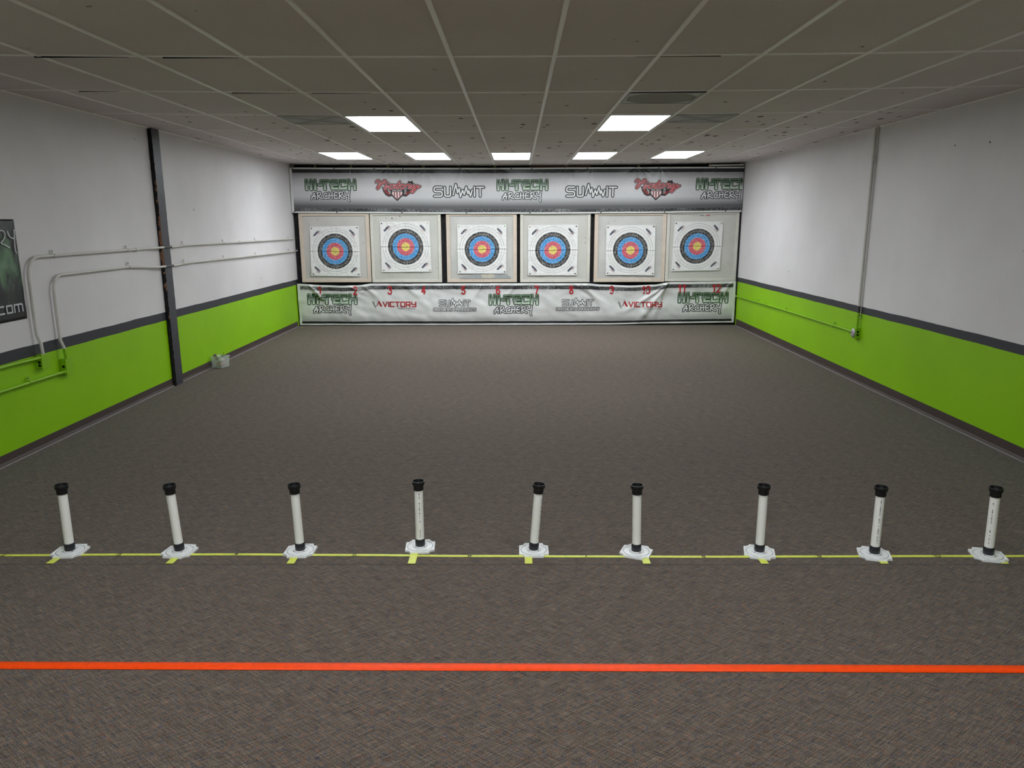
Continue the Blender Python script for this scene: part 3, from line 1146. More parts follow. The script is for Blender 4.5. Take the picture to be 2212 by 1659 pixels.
WOODS = [simple('pale_bare_wood', (0.66, 0.56, 0.47, 1), 0.6, nz=0.12, scale=9), simple('whitewashed_wood', (0.66, 0.64, 0.58, 1), 0.6, nz=0.12, scale=9)]
PANELS = [(-3.815, -2.585, 1.985, .775, 0), (-2.568, -1.335, 1.98, .770, 1), (-1.240, -0.008, 1.98, .768, 0),
          (0.052, 1.277, 1.98, .766, 1), (1.352, 2.597, 1.98, .768, 0), (2.607, 3.858, 1.985, .775, 1)]
GB = 'framed target butts'
plab = ['leftmost framed target butt in pale bare wood, beside the black strip at the left wall',
        'framed target butt in whitewashed wood, second from the left',
        'framed target butt in bare wood, third from the left, with a stained lower edge',
        'framed target butt in whitewashed wood, third from the right',
        'framed target butt in pinkish bare wood, second from the right',
        'rightmost framed target butt, whitewashed, against the right wall']
YP = 13.28
for i, (x0, x1, zt, zb, wi) in enumerate(PANELS):
    t = thing('target_butt', ((x0 + x1) / 2, YP + .07, zb), plab[i], 'target butt', GB)
    W = (x1 - x0) / 2
    H = zt - zb
    wm = WOODS[wi]
    fw = (0.062 if wi == 0 else 0.05)
    fr = MB()
    fr.box(-W, -W + fw, -.07, .12, 0, H, wm)
    fr.box(W - fw, W, -.07, .12, 0, H, wm)
    fr.box(-W + fw, W - fw, -.07, .12, 0, fw * .9, wm)
    fr.box(-W + fw, W - fw, -.07, .12, H - fw, H, wm)
    rnd = random.Random(i)
    for s in (-1, 1):                      # nail heads
        for z in (0.1, 0.45, 0.8, 1.1):
            zz = z + rnd.uniform(-.05, .05)
            xx = s * (W - fw * .5)
            fr.box(xx - .005, xx + .005, -.072, -.069, zz, zz + .01, M['groove'])
    for x in (-.4, 0, .4):
        xx = x + rnd.uniform(-.1, .1)
        fr.box(xx, xx + .01, -.072, -.069, .018, .028, M['groove'])
    fr.build('frame', t, bevel=0.004)
    fc = MB()
    cl = [((.50, .49, .47, 1), (.60, .58, .55, 1)), ((.52, .52, .48, 1), (.60, .60, .56, 1)), ((.48, .48, .46, 1), (.60, .59, .57, 1)),
          ((.53, .52, .48, 1), (.60, .59, .56, 1)), ((.48, .47, .46, 1), (.60, .59, .57, 1)), ((.54, .53, .49, 1), (.62, .61, .58, 1))][i]
    mm = butt_mat('butt_skin_%d' % i, i, *cl)

    def bulge(u, v, W=W, H=H, fw=fw, i=i):
        x = (-W + fw) + 2 * (W - fw) * u
        z = fw * .9 + (H - fw * 1.9) * v
        e = min(u, 1 - u, v, 1 - v)
        y = -0.050 - 0.012 * min(1, e * 7) + 0.004 * noise.noise(Vector((x * 3, z * 3, i * 3.3)))
        return (x, y, z)
    fc.grid(bulge, 30, 30, mm)
    fc.box(-W + fw, W - fw, -.045, .11, fw * .9, H - fw, mm)
    fc.build('foam_face', t, smooth='auto')
    if i == 2:
        st = Ink(lambda a, c, o: (a, -.062 - .003 - o, c))
        gm = simple('grey_stain', (0.36, 0.37, 0.38, 1), .7, nz=.25, scale=12)
        st.poly([(-.42, .075), (-.12, .15), (.05, .185), (.3, .19), (.5, .10), (.52, .065), (-.3, .062)], 0, gm)
        st.poly([(0, .08), (-.02, .14), (.08, .165), (.2, .15), (.24, .10), (.15, .075)], 1, simple('beige_stain', (.55, .52, .44, 1), .7, nz=.25, scale=12))
        st.mb.build('stain', t)
    if i == 1:
        for a, c, r, m in ((-.23, 1.11, .012, M['black']), (-.17, 1.105, .007, M['groove']), (-.09, 1.145, .010, P_RED), (-.30, .12, .01, M['groove']), (-.25, .1, .008, M['groove'])):
            st = Ink(lambda a, c, o: (a, -.062 - .003 - o, c))
            st.dot((a, c), r, 0, m, 7)
            st.mb.build('arrow_hole', t)
    if i == 5:
        st = Ink(lambda a, c, o: (a, -.062 - .003 - o, c))
        st.poly([(-.08, 1.13), (.13, 1.13), (.13, 1.155), (-.08, 1.155)], 0, P_WHITE)
        st.poly([(-.07, 1.134), (.02, 1.134), (.02, 1.148), (-.07, 1.148)], 1, P_GREY)
        st.poly([(.04, 1.134), (.12, 1.134), (.12, 1.148), (.04, 1.148)], 1, P_RED)
        st.mb.build('sticker', t)

# ledge that carries the butts, hidden behind the lower banner
t = thing('support_ledge', (0, 13.4, 0), 'black ledge carrying the row of framed target butts above the lower banner', 'ledge')
b = MB()
b.box(XL + .03, XR - .03, -.08, .12, .735, .765, M['pocked'])
b.build('shelf', t)
for x in (-3.6, -1.29, 1.32, 3.6):
    b = MB()
    b.box(x - .04, x + .04, -.04, .04, 0, .735, M['pocked'])
    b.build('leg', t)
# black uprights seen between the butts
for x0, x1, lb in ((XL + .004, -3.822, 'black upright strip at the left wall beside the leftmost target butt'), (-1.328, -1.247, 'black pocked upright between the second and third target butts from the left'),
                   (-.002, .046, 'narrow black pocked upright between the two middle target butts'), (1.283, 1.346, 'black pocked upright between the third and second target butts from the right')):
    b = MB()

    def wv(u, v, x0=x0, x1=x1):
        z = .765 + (2.72 - .765) * v
        return (x0 + (x1 - x0) * u, 13.36 - .006 * noise.noise(Vector((x0 * 9 + u * 3, z * 9, 0))), z)
    b.grid(wv, 4, 60, M['pocked'])
    b.box(x0, x1, 13.37, 13.50, .765, 2.72, M['pocked'])
    tag(b.build('upright'), lb, 'upright', 'black uprights of the target rack')


for xa, xb, z1_, lb in ((XL + .003, -3.904, .73, 'black strip added for the dark gap in the left corner beside the lower banner'), (3.866, XR - .003, 2.73, 'black strip added for the dark gap in the right corner beside the banners')):
    b = MB()
    b.box(xa, xb, 13.285 if xb < 0 else 13.27, 13.50, 0.0, z1_, M['pocked'])  # added black strip, makes the gap between banner and wall read dark
    tag(b.build('gap_strip'), lb, 'board')


# ------------------------------------------------------------------ paper target faces
def face_mat():
    t = NT('printed_target_paper')
    uvn = t.n('ShaderNodeUVMap')
    sp = t.n('ShaderNodeSeparateXYZ')
    t.l(uvn.outputs[0], sp.inputs[0])
    u, v = sp.outputs[0], sp.outputs[1]
    r = t.math('SQRT', t.math('ADD', t.math('MULTIPLY', u, u), t.math('MULTIPLY', v, v)))
    W_ = (0.80, 0.80, 0.80, 1)
    st = [(0.0, srgb(226, 205, 104)), (.170, srgb(212, 92, 108)), (.345, srgb(78, 158, 220)), (.525, (0.028, 0.028, 0.030, 1)), (.708, W_)]
    col = t.ramp(r, st, 'CONSTANT')

    def ring(rad, wdt, c, col):
        d = t.math('LESS_THAN', t.math('ABSOLUTE', t.math('SUBTRACT', r, rad)), wdt)
        return t.mix(d, col, c)
    col = ring(.618, .005, (.45, .45, .45, 1), col)
    col = ring(.435, .004, (.04, .12, .25, 1), col)
    col = ring(.258, .004, (.25, .03, .05, 1), col)
    col = ring(.085, .003, (.5, .42, .12, 1), col)
    col = ring(.820, .0045, (.12, .12, .12, 1), col)
    col = ring(.915, .0045, (.12, .12, .12, 1), col)
    P = t.coord('Object')
    n = t.noise(P, 75, 3, 0.75)
    wear = t.ramp(n, [(0.52, (0, 0, 0, 1)), (0.66, (1, 1, 1, 1))])
    col = t.mix(t.math('MULTIPLY', wear, 0.62), col, (0.78, 0.76, 0.74, 1))
    dark = t.ramp(t.noise(P, 62, 3, 0.8), [(0.52, (1, 1, 1, 1)), (0.66, (0.22, 0.22, 0.22, 1))])
    inner = t.ramp(r, [(0.0, (1, 1, 1, 1)), (0.55, (.8, .8, .8, 1)), (0.8, (0.15, .15, .15, 1))])
    col = t.mix(t.math('MULTIPLY', inner, 0.9), col, t.mix(1.0, col, dark, 'MULTIPLY'))
    t.base(col)
    t.rough(0.6)
    t.b.inputs['Specular IOR Level'].default_value = 0.25
    t.bump(t.noise(P, 22, 4, 0.7), 0.35, 0.008)
    return t.m


FM = face_mat()
FACES = [
    ([(-3.625, 1.740), (-2.768, 1.751), (-3.644, .890), (-2.772, .879)], [1, 1, 1, 1], 'leftmost paper target face, hung low with four dark corner pins'),
    ([(-2.394, 1.822), (-1.531, 1.828), (-2.392, .951), (-1.514, .957)], [1, 0, 2, 0], 'second paper target face from the left, hung high and slightly skewed'),
    ([(-1.046, 1.764), (-.187, 1.767), (-1.046, .924), (-.196, .921)], [3, 3, 1, 1], 'third paper target face from the left, with green tape at its upper corners'),
    ([(.191, 1.758), (1.062, 1.764), (.190, .888), (1.050, .886)], [0, 1, 1, 1], 'third paper target face from the right, hung level with one pale pin'),
    ([(1.551, 1.742), (2.406, 1.756), (1.560, .893), (2.416, .882)], [1, 1, 1, 1], 'second paper target face from the right, hung low with dark pins'),
    ([(2.737, 1.806), (3.582, 1.812), (2.712, .954), (3.560, .968)], [1, 0, 1, 2], 'rightmost paper target face, hung high and tilted')]
pincol = [M['brass'], M['black'], simple('brown_pin', (.2, .05, .03, 1)), simple('green_pin', (.1, .4, .08, 1))]
for i, (cn, pins, lb) in enumerate(FACES):
    TL, TR, BL, BR = [Vector((a, 0, c)) for a, c in cn]
    ctr = (TL + TR + BL + BR) / 4
    bend = Vector((0.0, 0, 0))

    def fp(a, c, off, TL=TL, TR=TR, BL=BL, BR=BR, i=i):
        """a, c in -1..1"""
        u, v = (a + 1) / 2, (c + 1) / 2
        p = (BL * (1 - u) + BR * u) * (1 - v) + (TL * (1 - u) + TR * u) * v
        e = min(u, 1 - u, v, 1 - v)
        d = 0.005 * noise.noise(Vector((a * 4 + i * 7, c * 4, 0))) + 0.0045 * noise.noise(Vector((a * 9 + i, c * 15, 5))) + 0.002 * noise.noise(Vector((a * 22 + i, c * 26, 5)))
        # horizontal fold across the middle and one upright
        k = c + 0.02 * math.sin(a * 3 + i)
        d += 0.010 * (1 if k > 0 else -1) * math.exp(-abs(k) / .06)
        d -= 0.002 * math.exp(-(abs(a) / .02) ** 2)
        # slack paper edges curl outward a little
        d += 0.006 * (1 - min(1, e * 9)) * (0.5 + noise.noise(Vector((a * 3, c * 3, i * 9.0))))
        return (p.x, 13.270 + .004 - d - off, p.z)
    mb = MB()
    N = 90
    uvs = []

    def gf(u, v):
        uvs.append((u * 2 - 1, v * 2 - 1))
        return fp(u * 2 - 1, v * 2 - 1, 0)
    mb.grid(gf, N, N, FM)
    nb = len(mb.v)
    # corner maker's name at 45 degrees, part of the print
    ink = Ink(lambda a, c, o: fp(a, c, o + 0.0006))
    for sx, sy in ((-1, 1), (1, 1), (-1, -1), (1, -1)):
        ang = math.radians(45 if sx * sy < 0 else -45)
        ls, wd = text_strokes('MORRELL', .062, TECH, gap=.30)
        cx, cy = sx * .735, sy * .735
        ca, sa = math.cos(ang), math.sin(ang)
        for p in ls:
            q = [(cx + (a - wd / 2) * 0.62 * ca - (c - .031) * sa, cy + (a - wd / 2) * 0.62 * sa + (c - .031) * ca) for a, c in p]
            ink.line(q, .020, 0, P_NAVY)
        ls, wd2 = text_strokes('TARGETS', .022, TECH, gap=.35)
        for p in ls:
            q = [(cx + (a - wd2 / 2 + .07) * ca - (c - .085) * sa, cy + (a - wd2 / 2 + .07) * sa + (c - .085) * ca) for a, c in p]
            ink.line(q, .005, 0, P_RED)
    off = len(mb.v)
    mb.v += ink.mb.v
    for f, mi in zip(ink.mb.f, ink.mb.mi):
        mb.face([off + k for k in f], ink.mb.mats[mi])
    org = (ctr.x, 13.28, ctr.z)
    o = mb.build('paper_target', smooth=True, origin=org)
    uvs += [(2, 2)] * (len(mb.v) - nb)
    ul = o.data.uv_layers.new(name='UVMap')
    flat = []
    for lp in o.data.loops:
        flat += list(uvs[lp.vertex_index])
    ul.data.foreach_set('uv', flat)
    tag(o, lb, 'target face', 'paper target faces')
    for (sa_, sc_), pk in zip(((-.93, .93), (.93, .93), (-.92, -.93), (.93, -.93)), pins):
        p = fp(sa_, sc_, 0)
        b = MB()
        b.lathe([(0.0001, -.006), (.008, -.006), (.011, -.002), (.011, .002), (.004, .004), (.0015, .007)], pincol[pk], 12, axis='z')
        pn = b.build('pin', o, smooth='auto')
        pn.rotation_euler = (-PI / 2, 0, 0)
        pn.location = (p[0] - org[0], p[1] - org[1] - .002, p[2] - org[2])

# ------------------------------------------------------------------ floor tapes
def tape_mat(name, col):
    t = NT(name)
    P = t.coord('Object')
    n = t.noise(P, 35, 3)
    c = t.ramp(n, [(0.25, (col[0] * .86, col[1] * .86, col[2] * .86, 1)), (0.6, col)])
    t.base(c)
    t.rough(0.45)
    t.bump(t.noise(P, 160, 2), 0.3, 0.002)
    return t.m


TAPE_Y = tape_mat('yellow_tape', srgb(226, 234, 96))
TAPE_O = tape_mat('orange_tape', (1.0, 0.068, 0.0, 1))
TAPE_O.node_tree.nodes['Principled BSDF'].inputs['Specular IOR Level'].default_value = 0.25
INK_B = simple('marker_ink', (0.015, 0.015, 0.02, 1), .6)
ypts = [(-3.9, 3.838), (-2.89, 3.845), (-2.229, 3.855), (-1.572, 3.858), (-0.909, 3.850), (-0.266, 3.838), (0.376, 3.833), (1.027, 3.829), (1.666, 3.833), (2.314, 3.838), (3.87, 3.840)]
b = MB()


def tg(u, v):
    x = -3.9 + 7.77 * u
    y = interp(ypts, x)
    hw = 0.0125 + .0006 * noise.noise(Vector((x * 8, 0, 0)))
    return (x, y + (v * 2 - 1) * hw, .0025 + .0004 * noise.noise(Vector((x * 30, v * 3, 0))))


b.grid(tg, 300, 2, TAPE_Y)
o = b.build('floor_tape', smooth=True)
md = o.modifiers.new('thick', 'SOLIDIFY')
md.thickness = .0015
tag(o, 'thin yellow tape line across the carpet under the row of stands, numbered in black', 'floor tape')
for x, s in ((-2.87, '2'), (-2.229, '3'), (-1.572, '4'), (-.909, '5'), (-.266, '6'), (.376, '7'), (1.027, '8'), (1.666, '9'), (2.314, '10')):
    y = interp(ypts, x)
    ink = Ink(lambda a, c, o_, x=x, y=y: (x + a, y + c, .0042 + o_ * .3))
    ls, wd = text_strokes(s, .026, TECH, gap=.3)
    for p in ls:
        ink.line([(a - wd / 2, c - .013) for a, c in p], .0042, 0, INK_B)
    n_ = ink.mb.build('tape_number', o)
lanes = [(-2.548, -.02, 'leftmost'), (-1.895, -.01, 'second from the left'), (-1.236, .0, 'third from the left'), (-.577, .0, 'fourth from the left, fully showing'),
         (.059, 0, 'in the middle'), (.700, .0, 'fourth from the right'), (1.338, 0, 'third from the right'), (1.984, 0, 'second from the right'), (2.632, 0, 'rightmost')]
for x, a, s in lanes:
    b = MB()
    b.grid(lambda u, v: (-.0205 + .041 * u, (-.100 + .165 * v), .0042 + .0004 * noise.noise(Vector((u * 4 + x, v * 9, 0)))), 4, 10, TAPE_Y)
    o = b.build('tape_mark')
    md = o.modifiers.new('thick', 'SOLIDIFY')
    md.thickness = .001
    o.location = (x, 3.84, .0)
    o.rotation_euler = (0, 0, a)
    tag(o, 'short yellow lane mark crossing the tape line, ' + s, 'floor tape', 'yellow lane marks')
b = MB()
b.grid(lambda u, v: (-3.9 + 7.77 * u, 2.789 - .0048 * ((-3.9 + 7.77 * u) + 2) * .9 + (v * 2 - 1) * (.0262 + .0012 * noise.noise(Vector((u * 180, v * 4, 2)))), .003 + .0006 * noise.noise(Vector((u * 200, v * 3, 0)))), 360, 3, TAPE_O)
o = b.build('floor_tape', smooth=True)
md = o.modifiers.new('thick', 'SOLIDIFY')
md.thickness = .0018
tag(o, 'wide bright orange tape line across the carpet nearest the viewer', 'floor tape')


# ------------------------------------------------------------------ stands
def scallop(hw, r, n=7):
    """square outline with quarter-round bites out of the corners"""
    pts = []
    for q, (sx, sy) in enumerate(((1, -1), (1, 1), (-1, 1), (-1, -1))):
        cx, cy = sx * hw, sy * hw
        # arc centred on the corner, running inside
        a0 = {0: PI, 1: -PI / 2, 2: 0, 3: PI / 2}[q]
        for k in range(n + 1):
            a = a0 - (PI / 2) * k / n
            pts.append((cx + r * math.cos(a), cy + r * math.sin(a)))
    return pts


def ring_faces(mb, outline_list, m, close_top=True):
    """outline_list: list of (pts, z)"""
    b0 = len(mb.v)
    n = len(outline_list[0][0])
    for pts, z in outline_list:
        mb.v += [(p[0], p[1], z) for p in pts]
    for j in range(len(outline_list) - 1):
        for k in range(n):
            k2 = (k + 1) % n
            mb.face([b0 + j * n + k, b0 + j * n + k2, b0 + (j + 1) * n + k2, b0 + (j + 1) * n + k], m)
    if close_top:
        mb.face([b0 + (len(outline_list) - 1) * n + k for k in range(n)], m)
    mb.face([b0 + k for k in range(n)][::-1], m)


def make_stand():
    t = thing('bow_stand', (0, 0, 0), 'x', 'stand', 'pipe stands along the yellow line')
    b = MB()
    o1 = scallop(.083, .030)
    o2 = scallop(.0815, .031)
    o3 = scallop(.0765, .032)
    o4 = scallop(.075, .033)
    ring_faces(b, [(o1, 0.0), (o1, .011), (o2, .0135), (o3, .0135), (o4, .0105)], M['flange'])
    bp = b.build('base_plate', t, smooth='auto')
    b = MB()
    b.lathe([(.0735, .0105), (.0730, .0112), (.070, .0112), (.070, .0105)], M['groove'], 48)
    b.lathe([(.070, .0105), (.068, .0122), (.042, .0125), (.039, .0155), (.030, .0165), (.026, .0165)], M['flange'], 48)
    b.lathe([(.0415, .0126), (.0405, .0142), (.0395, .0153)], M['groove'], 48)
    b.build('flange_ring', t, smooth='auto')
    for k in range(4):
        a = PI / 4 + k * PI / 2
        b = MB()
        b.lathe([(.0042, .0), (.0042, .0018), (.0001, .0022)], M['screw'], 12, 0, 0)
        s = b.build('screw', bp, smooth='auto')
        s.location = (.036 * math.cos(a), .036 * math.sin(a), .0155)
    b = MB()
    b.lathe([(.0262, .016), (.0275, .018), (.0275, .056), (.0262, .058), (.0240, .058)], M['coupling'], 40)
    b.build('coupling', t, smooth='auto')
    b = MB()
    b.lathe([(.0240, .05), (.0240, .362)], M['pvc'], 40)
    b.build('pipe', t, smooth=True)
    b = MB()
    b.lathe([(.0244, .350), (.0282, .350), (.0286, .354), (.0284, .374), (.0330, .380), (.0345, .384), (.0347, .400), (.0338, .402), (.0312, .402), (.0305, .399), (.0300, .384), (.0262, .376), (.0258, .360), (.0001, .358)], M['black'], 40)
    b.build('cap', t, smooth='auto')
    return t


proto = make_stand()
stands = [
    (-2.523, 3.888, 3, (0, 0), 0, 'leftmost white pipe stand with a black cap and plain pipe'),
    (-1.904, 3.888, -6, (0, -3.0), 0, 'second white pipe stand from the left, on a skewed base'),
    (-1.224, 3.894, 0, (0, -1.6), 0, 'third white pipe stand from the left, with a plain leaning pipe'),
    (-0.555, 3.949, 4, (0, 0), 1, 'fourth white pipe stand from the left, standing back from the yellow line'),
    (0.090, 3.900, 0, (0, 4.2), 2, 'middle white pipe stand, leaning right with print down its edge'),
    (0.664, 3.882, -22, (0, -1.2), 0, 'fourth white pipe stand from the right, with a plain pipe and turned base'),
    (1.349, 3.876, -14, (0, 0), 0, 'third white pipe stand from the right, with a greyish plain pipe'),
    (1.978, 3.853, -16, (0, 0), 3, 'second white pipe stand from the right, with bold print on its pipe'),
    (2.598, 3.839, -12, (0, -1), 4, 'rightmost white pipe stand, with print down the left of its pipe')]
for i, (x, y, rz, (lx, ly), pk, lb) in enumerate(stands):
    o = proto if i == 0 else copy_tree(proto)
    o.location = (x, y, .0)
    o.rotation_euler = (0, 0, math.radians(rz))
    o['label'] = lb
    up = [c for c in o.children if c.name.split('.')[0] in ('pipe', 'cap', 'coupling')]
    for c in up:
        if lx or ly:
            R = Matrix.Rotation(math.radians(-rz), 4, 'Z') @ Matrix.Rotation(math.radians(ly), 4, 'Y') @ Matrix.Rotation(math.radians(lx), 4, 'X')
            c.matrix_local = Matrix.Translation((0, 0, .0165)) @ R @ Matrix.Translation((0, 0, -.0165))
    if pk:
        pipe = [c for c in up if c.name.startswith('pipe')][0]
        b = MB()
        ang = {1: -1.35, 2: -.55, 3: -1.75, 4: -2.55}[pk] - math.radians(rz)
        rnd = random.Random(pk)
        z = .08 if pk != 1 else .07
        while z < .33:
            L = rnd.choice((.004, .006, .010))
            wdt = rnd.choice((.003, .0045)) * (1.3 if pk == 3 and z < .15 else 1)
            r = .0242
            da = wdt / r / 2
            q = len(b.v)
            for zz in (z, z + L):
                for aa in (ang - da, ang + da):
                    b.v.append((r * math.cos(aa), r * math.sin(aa), zz))
            if rnd.random() < .75:
                b.face([q, q + 1, q + 3, q + 2], M['pvc_print'])
            z += L + rnd.choice((.002, .003, .007))
        b.build('pipe_print', pipe)


# ------------------------------------------------------------------ left wall: post, conduits, boxes, poster
t = thing('wall_post', (XL, 8.29, 0), 'charcoal painted post on the left wall with a torn brown and black edge', 'post')
b = MB()
q = 0
b.grid(lambda u, v: (.040 + .0015 * noise.noise(Vector((0, u * 4, v * 40))), (-.030 + .175 * u) + (.0 if u < 1 else .004 * noise.noise(Vector((3, 0, v * 30)))), 2.80 * v), 6, 90, M['char_paint'])
b.box(0, .0395, -.028, .143, 0, 2.80, M['char_paint'])
b.build('post_body', t)


def torn():
    tt = NT('torn_board_edge')
    P = tt.coord('Object')
    sp = tt.n('ShaderNodeSeparateXYZ')
    tt.l(P, sp.inputs[0])
    n = tt.noise(P, 11, 3, .7)
    zz = tt.math('ABSOLUTE', tt.math('SUBTRACT', sp.outputs[2], 1.55))
    m = tt.math('GREATER_THAN', tt.math('ADD', tt.math('SUBTRACT', n, tt.math('MULTIPLY', zz, .25)), tt.math('MULTIPLY', sp.outputs[0], 5.0)), .58)
    c = tt.mix(m, (.010, .010, .012, 1), (.24, .12, .07, 1))
    tt.base(c)
    tt.rough(.95)
    tt.bump(tt.noise(P, 50, 3), .8, .006)
    return tt.m


b = MB()


def tf(u, v):
    z = 2.79 * v
    x = .0005 + .042 * u
    lump = noise.noise(Vector((u * 3, 0, z * 14))) + .6 * noise.noise(Vector((u * 5, 4, z * 45)))
    y = -.030 - .010 * (1 - abs(2 * u - 1)) - .007 * lump
    if u > .5:
        x += .007 * noise.noise(Vector((9, 0, z * 22))) * (1 if .3 < z < 2.2 else .4)
    return (x, y, z)


b.grid(tf, 6, 220, torn())
b.build('torn_edge', t, smooth=False)


def arc(y0, z0, r, a0, a1, x, n=10):
    return [(x, y0 + r * math.cos(math.radians(a0 + (a1 - a0) * i / n)), z0 + r * math.sin(math.radians(a0 + (a1 - a0) * i / n))) for i in range(n + 1)]


def strap(parent, x, y, z, m, vertical=False, sgn=1):
    """one-hole strap: saddle over the conduit with a screwed ear; sgn=+1 wall at smaller x"""
    b = MB()
    R = .0155
    n = 8
    for i in range(n):
        a0 = PI * i / n
        a1 = PI * (i + 1) / n
        for (ra, rb) in ((R, R + .002),):
            q = len(b.v)
            for a in (a0, a1):
                for rr in (ra, rb):
                    for yy in (-.010, .010):
                        b.v.append((sgn * math.sin(a) * rr, yy, math.cos(a) * rr))
            for f in ((0, 1, 5, 4), (2, 3, 7, 6), (0, 2, 6, 4), (1, 3, 7, 5)):
                b.face([q + k for k in f], m)
    x0, x1 = sorted((sgn * -.013, sgn * -.009))
    b.box(x0, x1, -.010, .010, R - .001, R + .034, m)
    x0, x1 = sorted((sgn * -.010, sgn * .002))
    b.box(x0, x1, -.010, .010, R - .001, R + .003, m)
    x0, x1 = sorted((sgn * -.009, sgn * -.005))
    b.box(x0, x1, -.006, .006, R + .014, R + .026, M['screw'])
    o = b.build('strap', parent)
    o.location = (x, y, z)
    if vertical:
        o.rotation_euler = (PI / 2, 0, 0)
    return o


def coupling(parent, p, q, m, r=.0175):
    b = MB()
    b.tube([p, q], r, m, 14)
    return b.build('coupling', parent, smooth='auto')


CX = XL + .027
KX = XL + .057
RC = .0125


def conduit_left(label, y_v, z_bot, r, z_top, z_mid, z_end, straps, coups, black, loc, y_end):
    t = thing('conduit', loc, label, 'conduit', 'bent conduits on the left wall')
    L = lambda pts: [(a - loc[0], c - loc[1], d - loc[2]) for a, c, d in pts]
    b = MB()
    yb = y_v
    path = [(CX + .022, yb + .012, z_bot), (CX + .020, yb + .008, z_bot + .09), (CX, yb, z_bot + .16), (CX, yb - .004, z_bot + .3)]
    path += [(CX, a, c) for _, a, c in arc(yb + r, z_top - r, r, 180, 90, CX, 12)]
    path += [(CX, 7.5, z_top), (CX, 7.92, z_mid + (z_top - z_mid) * .3), (KX, 8.10, z_mid), (KX, black[0], z_mid)]
    b.tube(L(path), RC, M['conduit_white'], 14)
    b.build('tube', t, smooth='auto')
    b = MB()
    b.tube(L([(KX, black[0], z_mid), (KX, black[1], z_mid - .001)]), RC, M['char_paint'], 14)
    b.build('painted_tube', t, smooth='auto')['label'] = 'charcoal painted length crossing the post'
    b = MB()
    b.tube(L([(KX, black[1], z_mid - .001), (KX, 8.50, z_mid - .002), (CX, 8.68, z_mid), (CX, 8.9, z_mid + .004), (CX, y_end, z_end)]), RC, M['conduit_white'], 14)
    b.build('tube', t, smooth='auto')
    for y in straps:
        zz = z_top if y < 7.6 else z_mid + .004 + (z_end - z_mid) * (y - 8.5) / 4.7
        strap(t, CX - loc[0], y - loc[1], zz - loc[2], M['conduit_white'])
    for y in coups:
        zz = z_top if y < 7.9 else z_mid + .004 + (z_end - z_mid) * (y - 8.5) / 4.7
        coupling(t, (CX - loc[0], y - .03 - loc[1], zz - loc[2]), (CX - loc[0], y + .03 - loc[1], zz - loc[2]), M['conduit_white'])
    return t


c1 = conduit_left('upper of two white bent conduits on the left wall, crossing the post', 5.955, .7685, .155, 1.549, 1.552, 1.535,
                  (6.32, 7.53, 8.80, 10.02, 11.25, 12.9), (7.72, 10.62), (8.24, 8.43), (CX, 5.96, .765), 13.19)
c2 = conduit_left('lower of two white bent conduits on the left wall, crossing the post', 6.255, .679, .130, 1.384, 1.347, 1.320,
                  (7.53, 8.80, 10.0, 11.22, 12.9), (8.78, 11.78), (8.24, 8.43), (CX, 6.26, .675), 13.20)
b = MB()
b.tube([(0, 0, 0), (0, .03, 0)], .018, M['steel'], 14)
b.tube([(0, .03, 0), (.02, .10, .01)], .014, M['steel'], 14)
o = b.build('connector', c2, smooth='auto')
o.location = (0, 13.185 - 6.26, 1.320 - .675)


def utility_box(parent, y0, y1, z0, z1, x_out, sgn, m, holes, xw):
    """surface box; near side shows knock-outs"""
    b = MB()
    xa, xb = sorted((xw, xw + sgn * x_out))
    b.box(xa, xb, y0, y1, z0, z1, m)
    o = b.build('box_body', parent, bevel=.003)
    for hz_ in holes:
        b = MB()
        b.lathe([(.0125, 0), (.0125, .0015), (.010, .0015), (.0098, .0004), (.0001, .0004)], M['blackhole'], 20)
        k = b.build('knockout', o, smooth='auto')
        k.rotation_euler = (PI / 2, 0, 0)
        k.location = ((xa + xb) / 2, y0, hz_)
    return o


for nm, (yv, z0, z1, holes, zh, ystart) in {
        'upper': (5.955, .655, .768, (.705, .678), .745, 1.0), 'lower': (6.255, .54, .678, (.61,), .566, 1.0)}.items():
    yd = .025 if nm == 'upper' else .035
    loc = (XL, yv, z0)
    t = thing('junction_box', loc, ('green junction box under the nearer bent conduit on the left wall' if nm == 'upper' else 'green junction box under the farther bent conduit on the left wall'), 'junction box')
    utility_box(t, -.035 + yd, .05 + yd, 0, z1 - z0, .048, 1, M['green_paint'], [h - z0 for h in holes], 0)
    b = MB()
    b.box(.048, .052, -.043 + yd, .062 + yd, -.006, z1 - z0 + .006, M['green_paint'])
    b.build('cover_plate', t, bevel=.002)
    t2 = thing('conduit', (CX, yv, zh), ('upper' if nm == 'upper' else 'lower') + ' of two green painted conduits running low along the left wall', 'conduit', 'green conduits on the left wall')
    b = MB()
    if nm == 'upper':
        pts = [(.008, -.036 + yd, .0), (.010, -.10, .0), (0, -.28, .004), (0, -.55, .006), (0, ystart - yv, .012)]
    else:
        pts = [(.004, -.036 + yd, .0), (.003, -.10, .002), (0, -.8, .007), (0, ystart - yv, .012)]
    b.tube(pts, RC, M['green_paint'], 14)
    b.build('tube', t2, smooth='auto')
    coupling(t2, (.006, -.065 + yd, .0), (.007, -.036 + yd, .0), M['green_paint'], .0165)
    for yy in ((5.42, 4.2) if nm == 'upper' else (5.79, 4.6)):
        strap(t2, 0, yy - yv, .006, M['green_paint'])
    if nm == 'lower':
        # green painted lower length of the white conduit
        b = MB()
        b.tube([(CX + .0222 - XL, .012, z1 - z0 - .002), (CX + .0205 - XL, .008, z1 - z0 + .088)], RC + .0006, M['green_paint'], 14)
        b.build('painted_sleeve', t, smooth='auto')['label'] = 'green painted conduit stub'


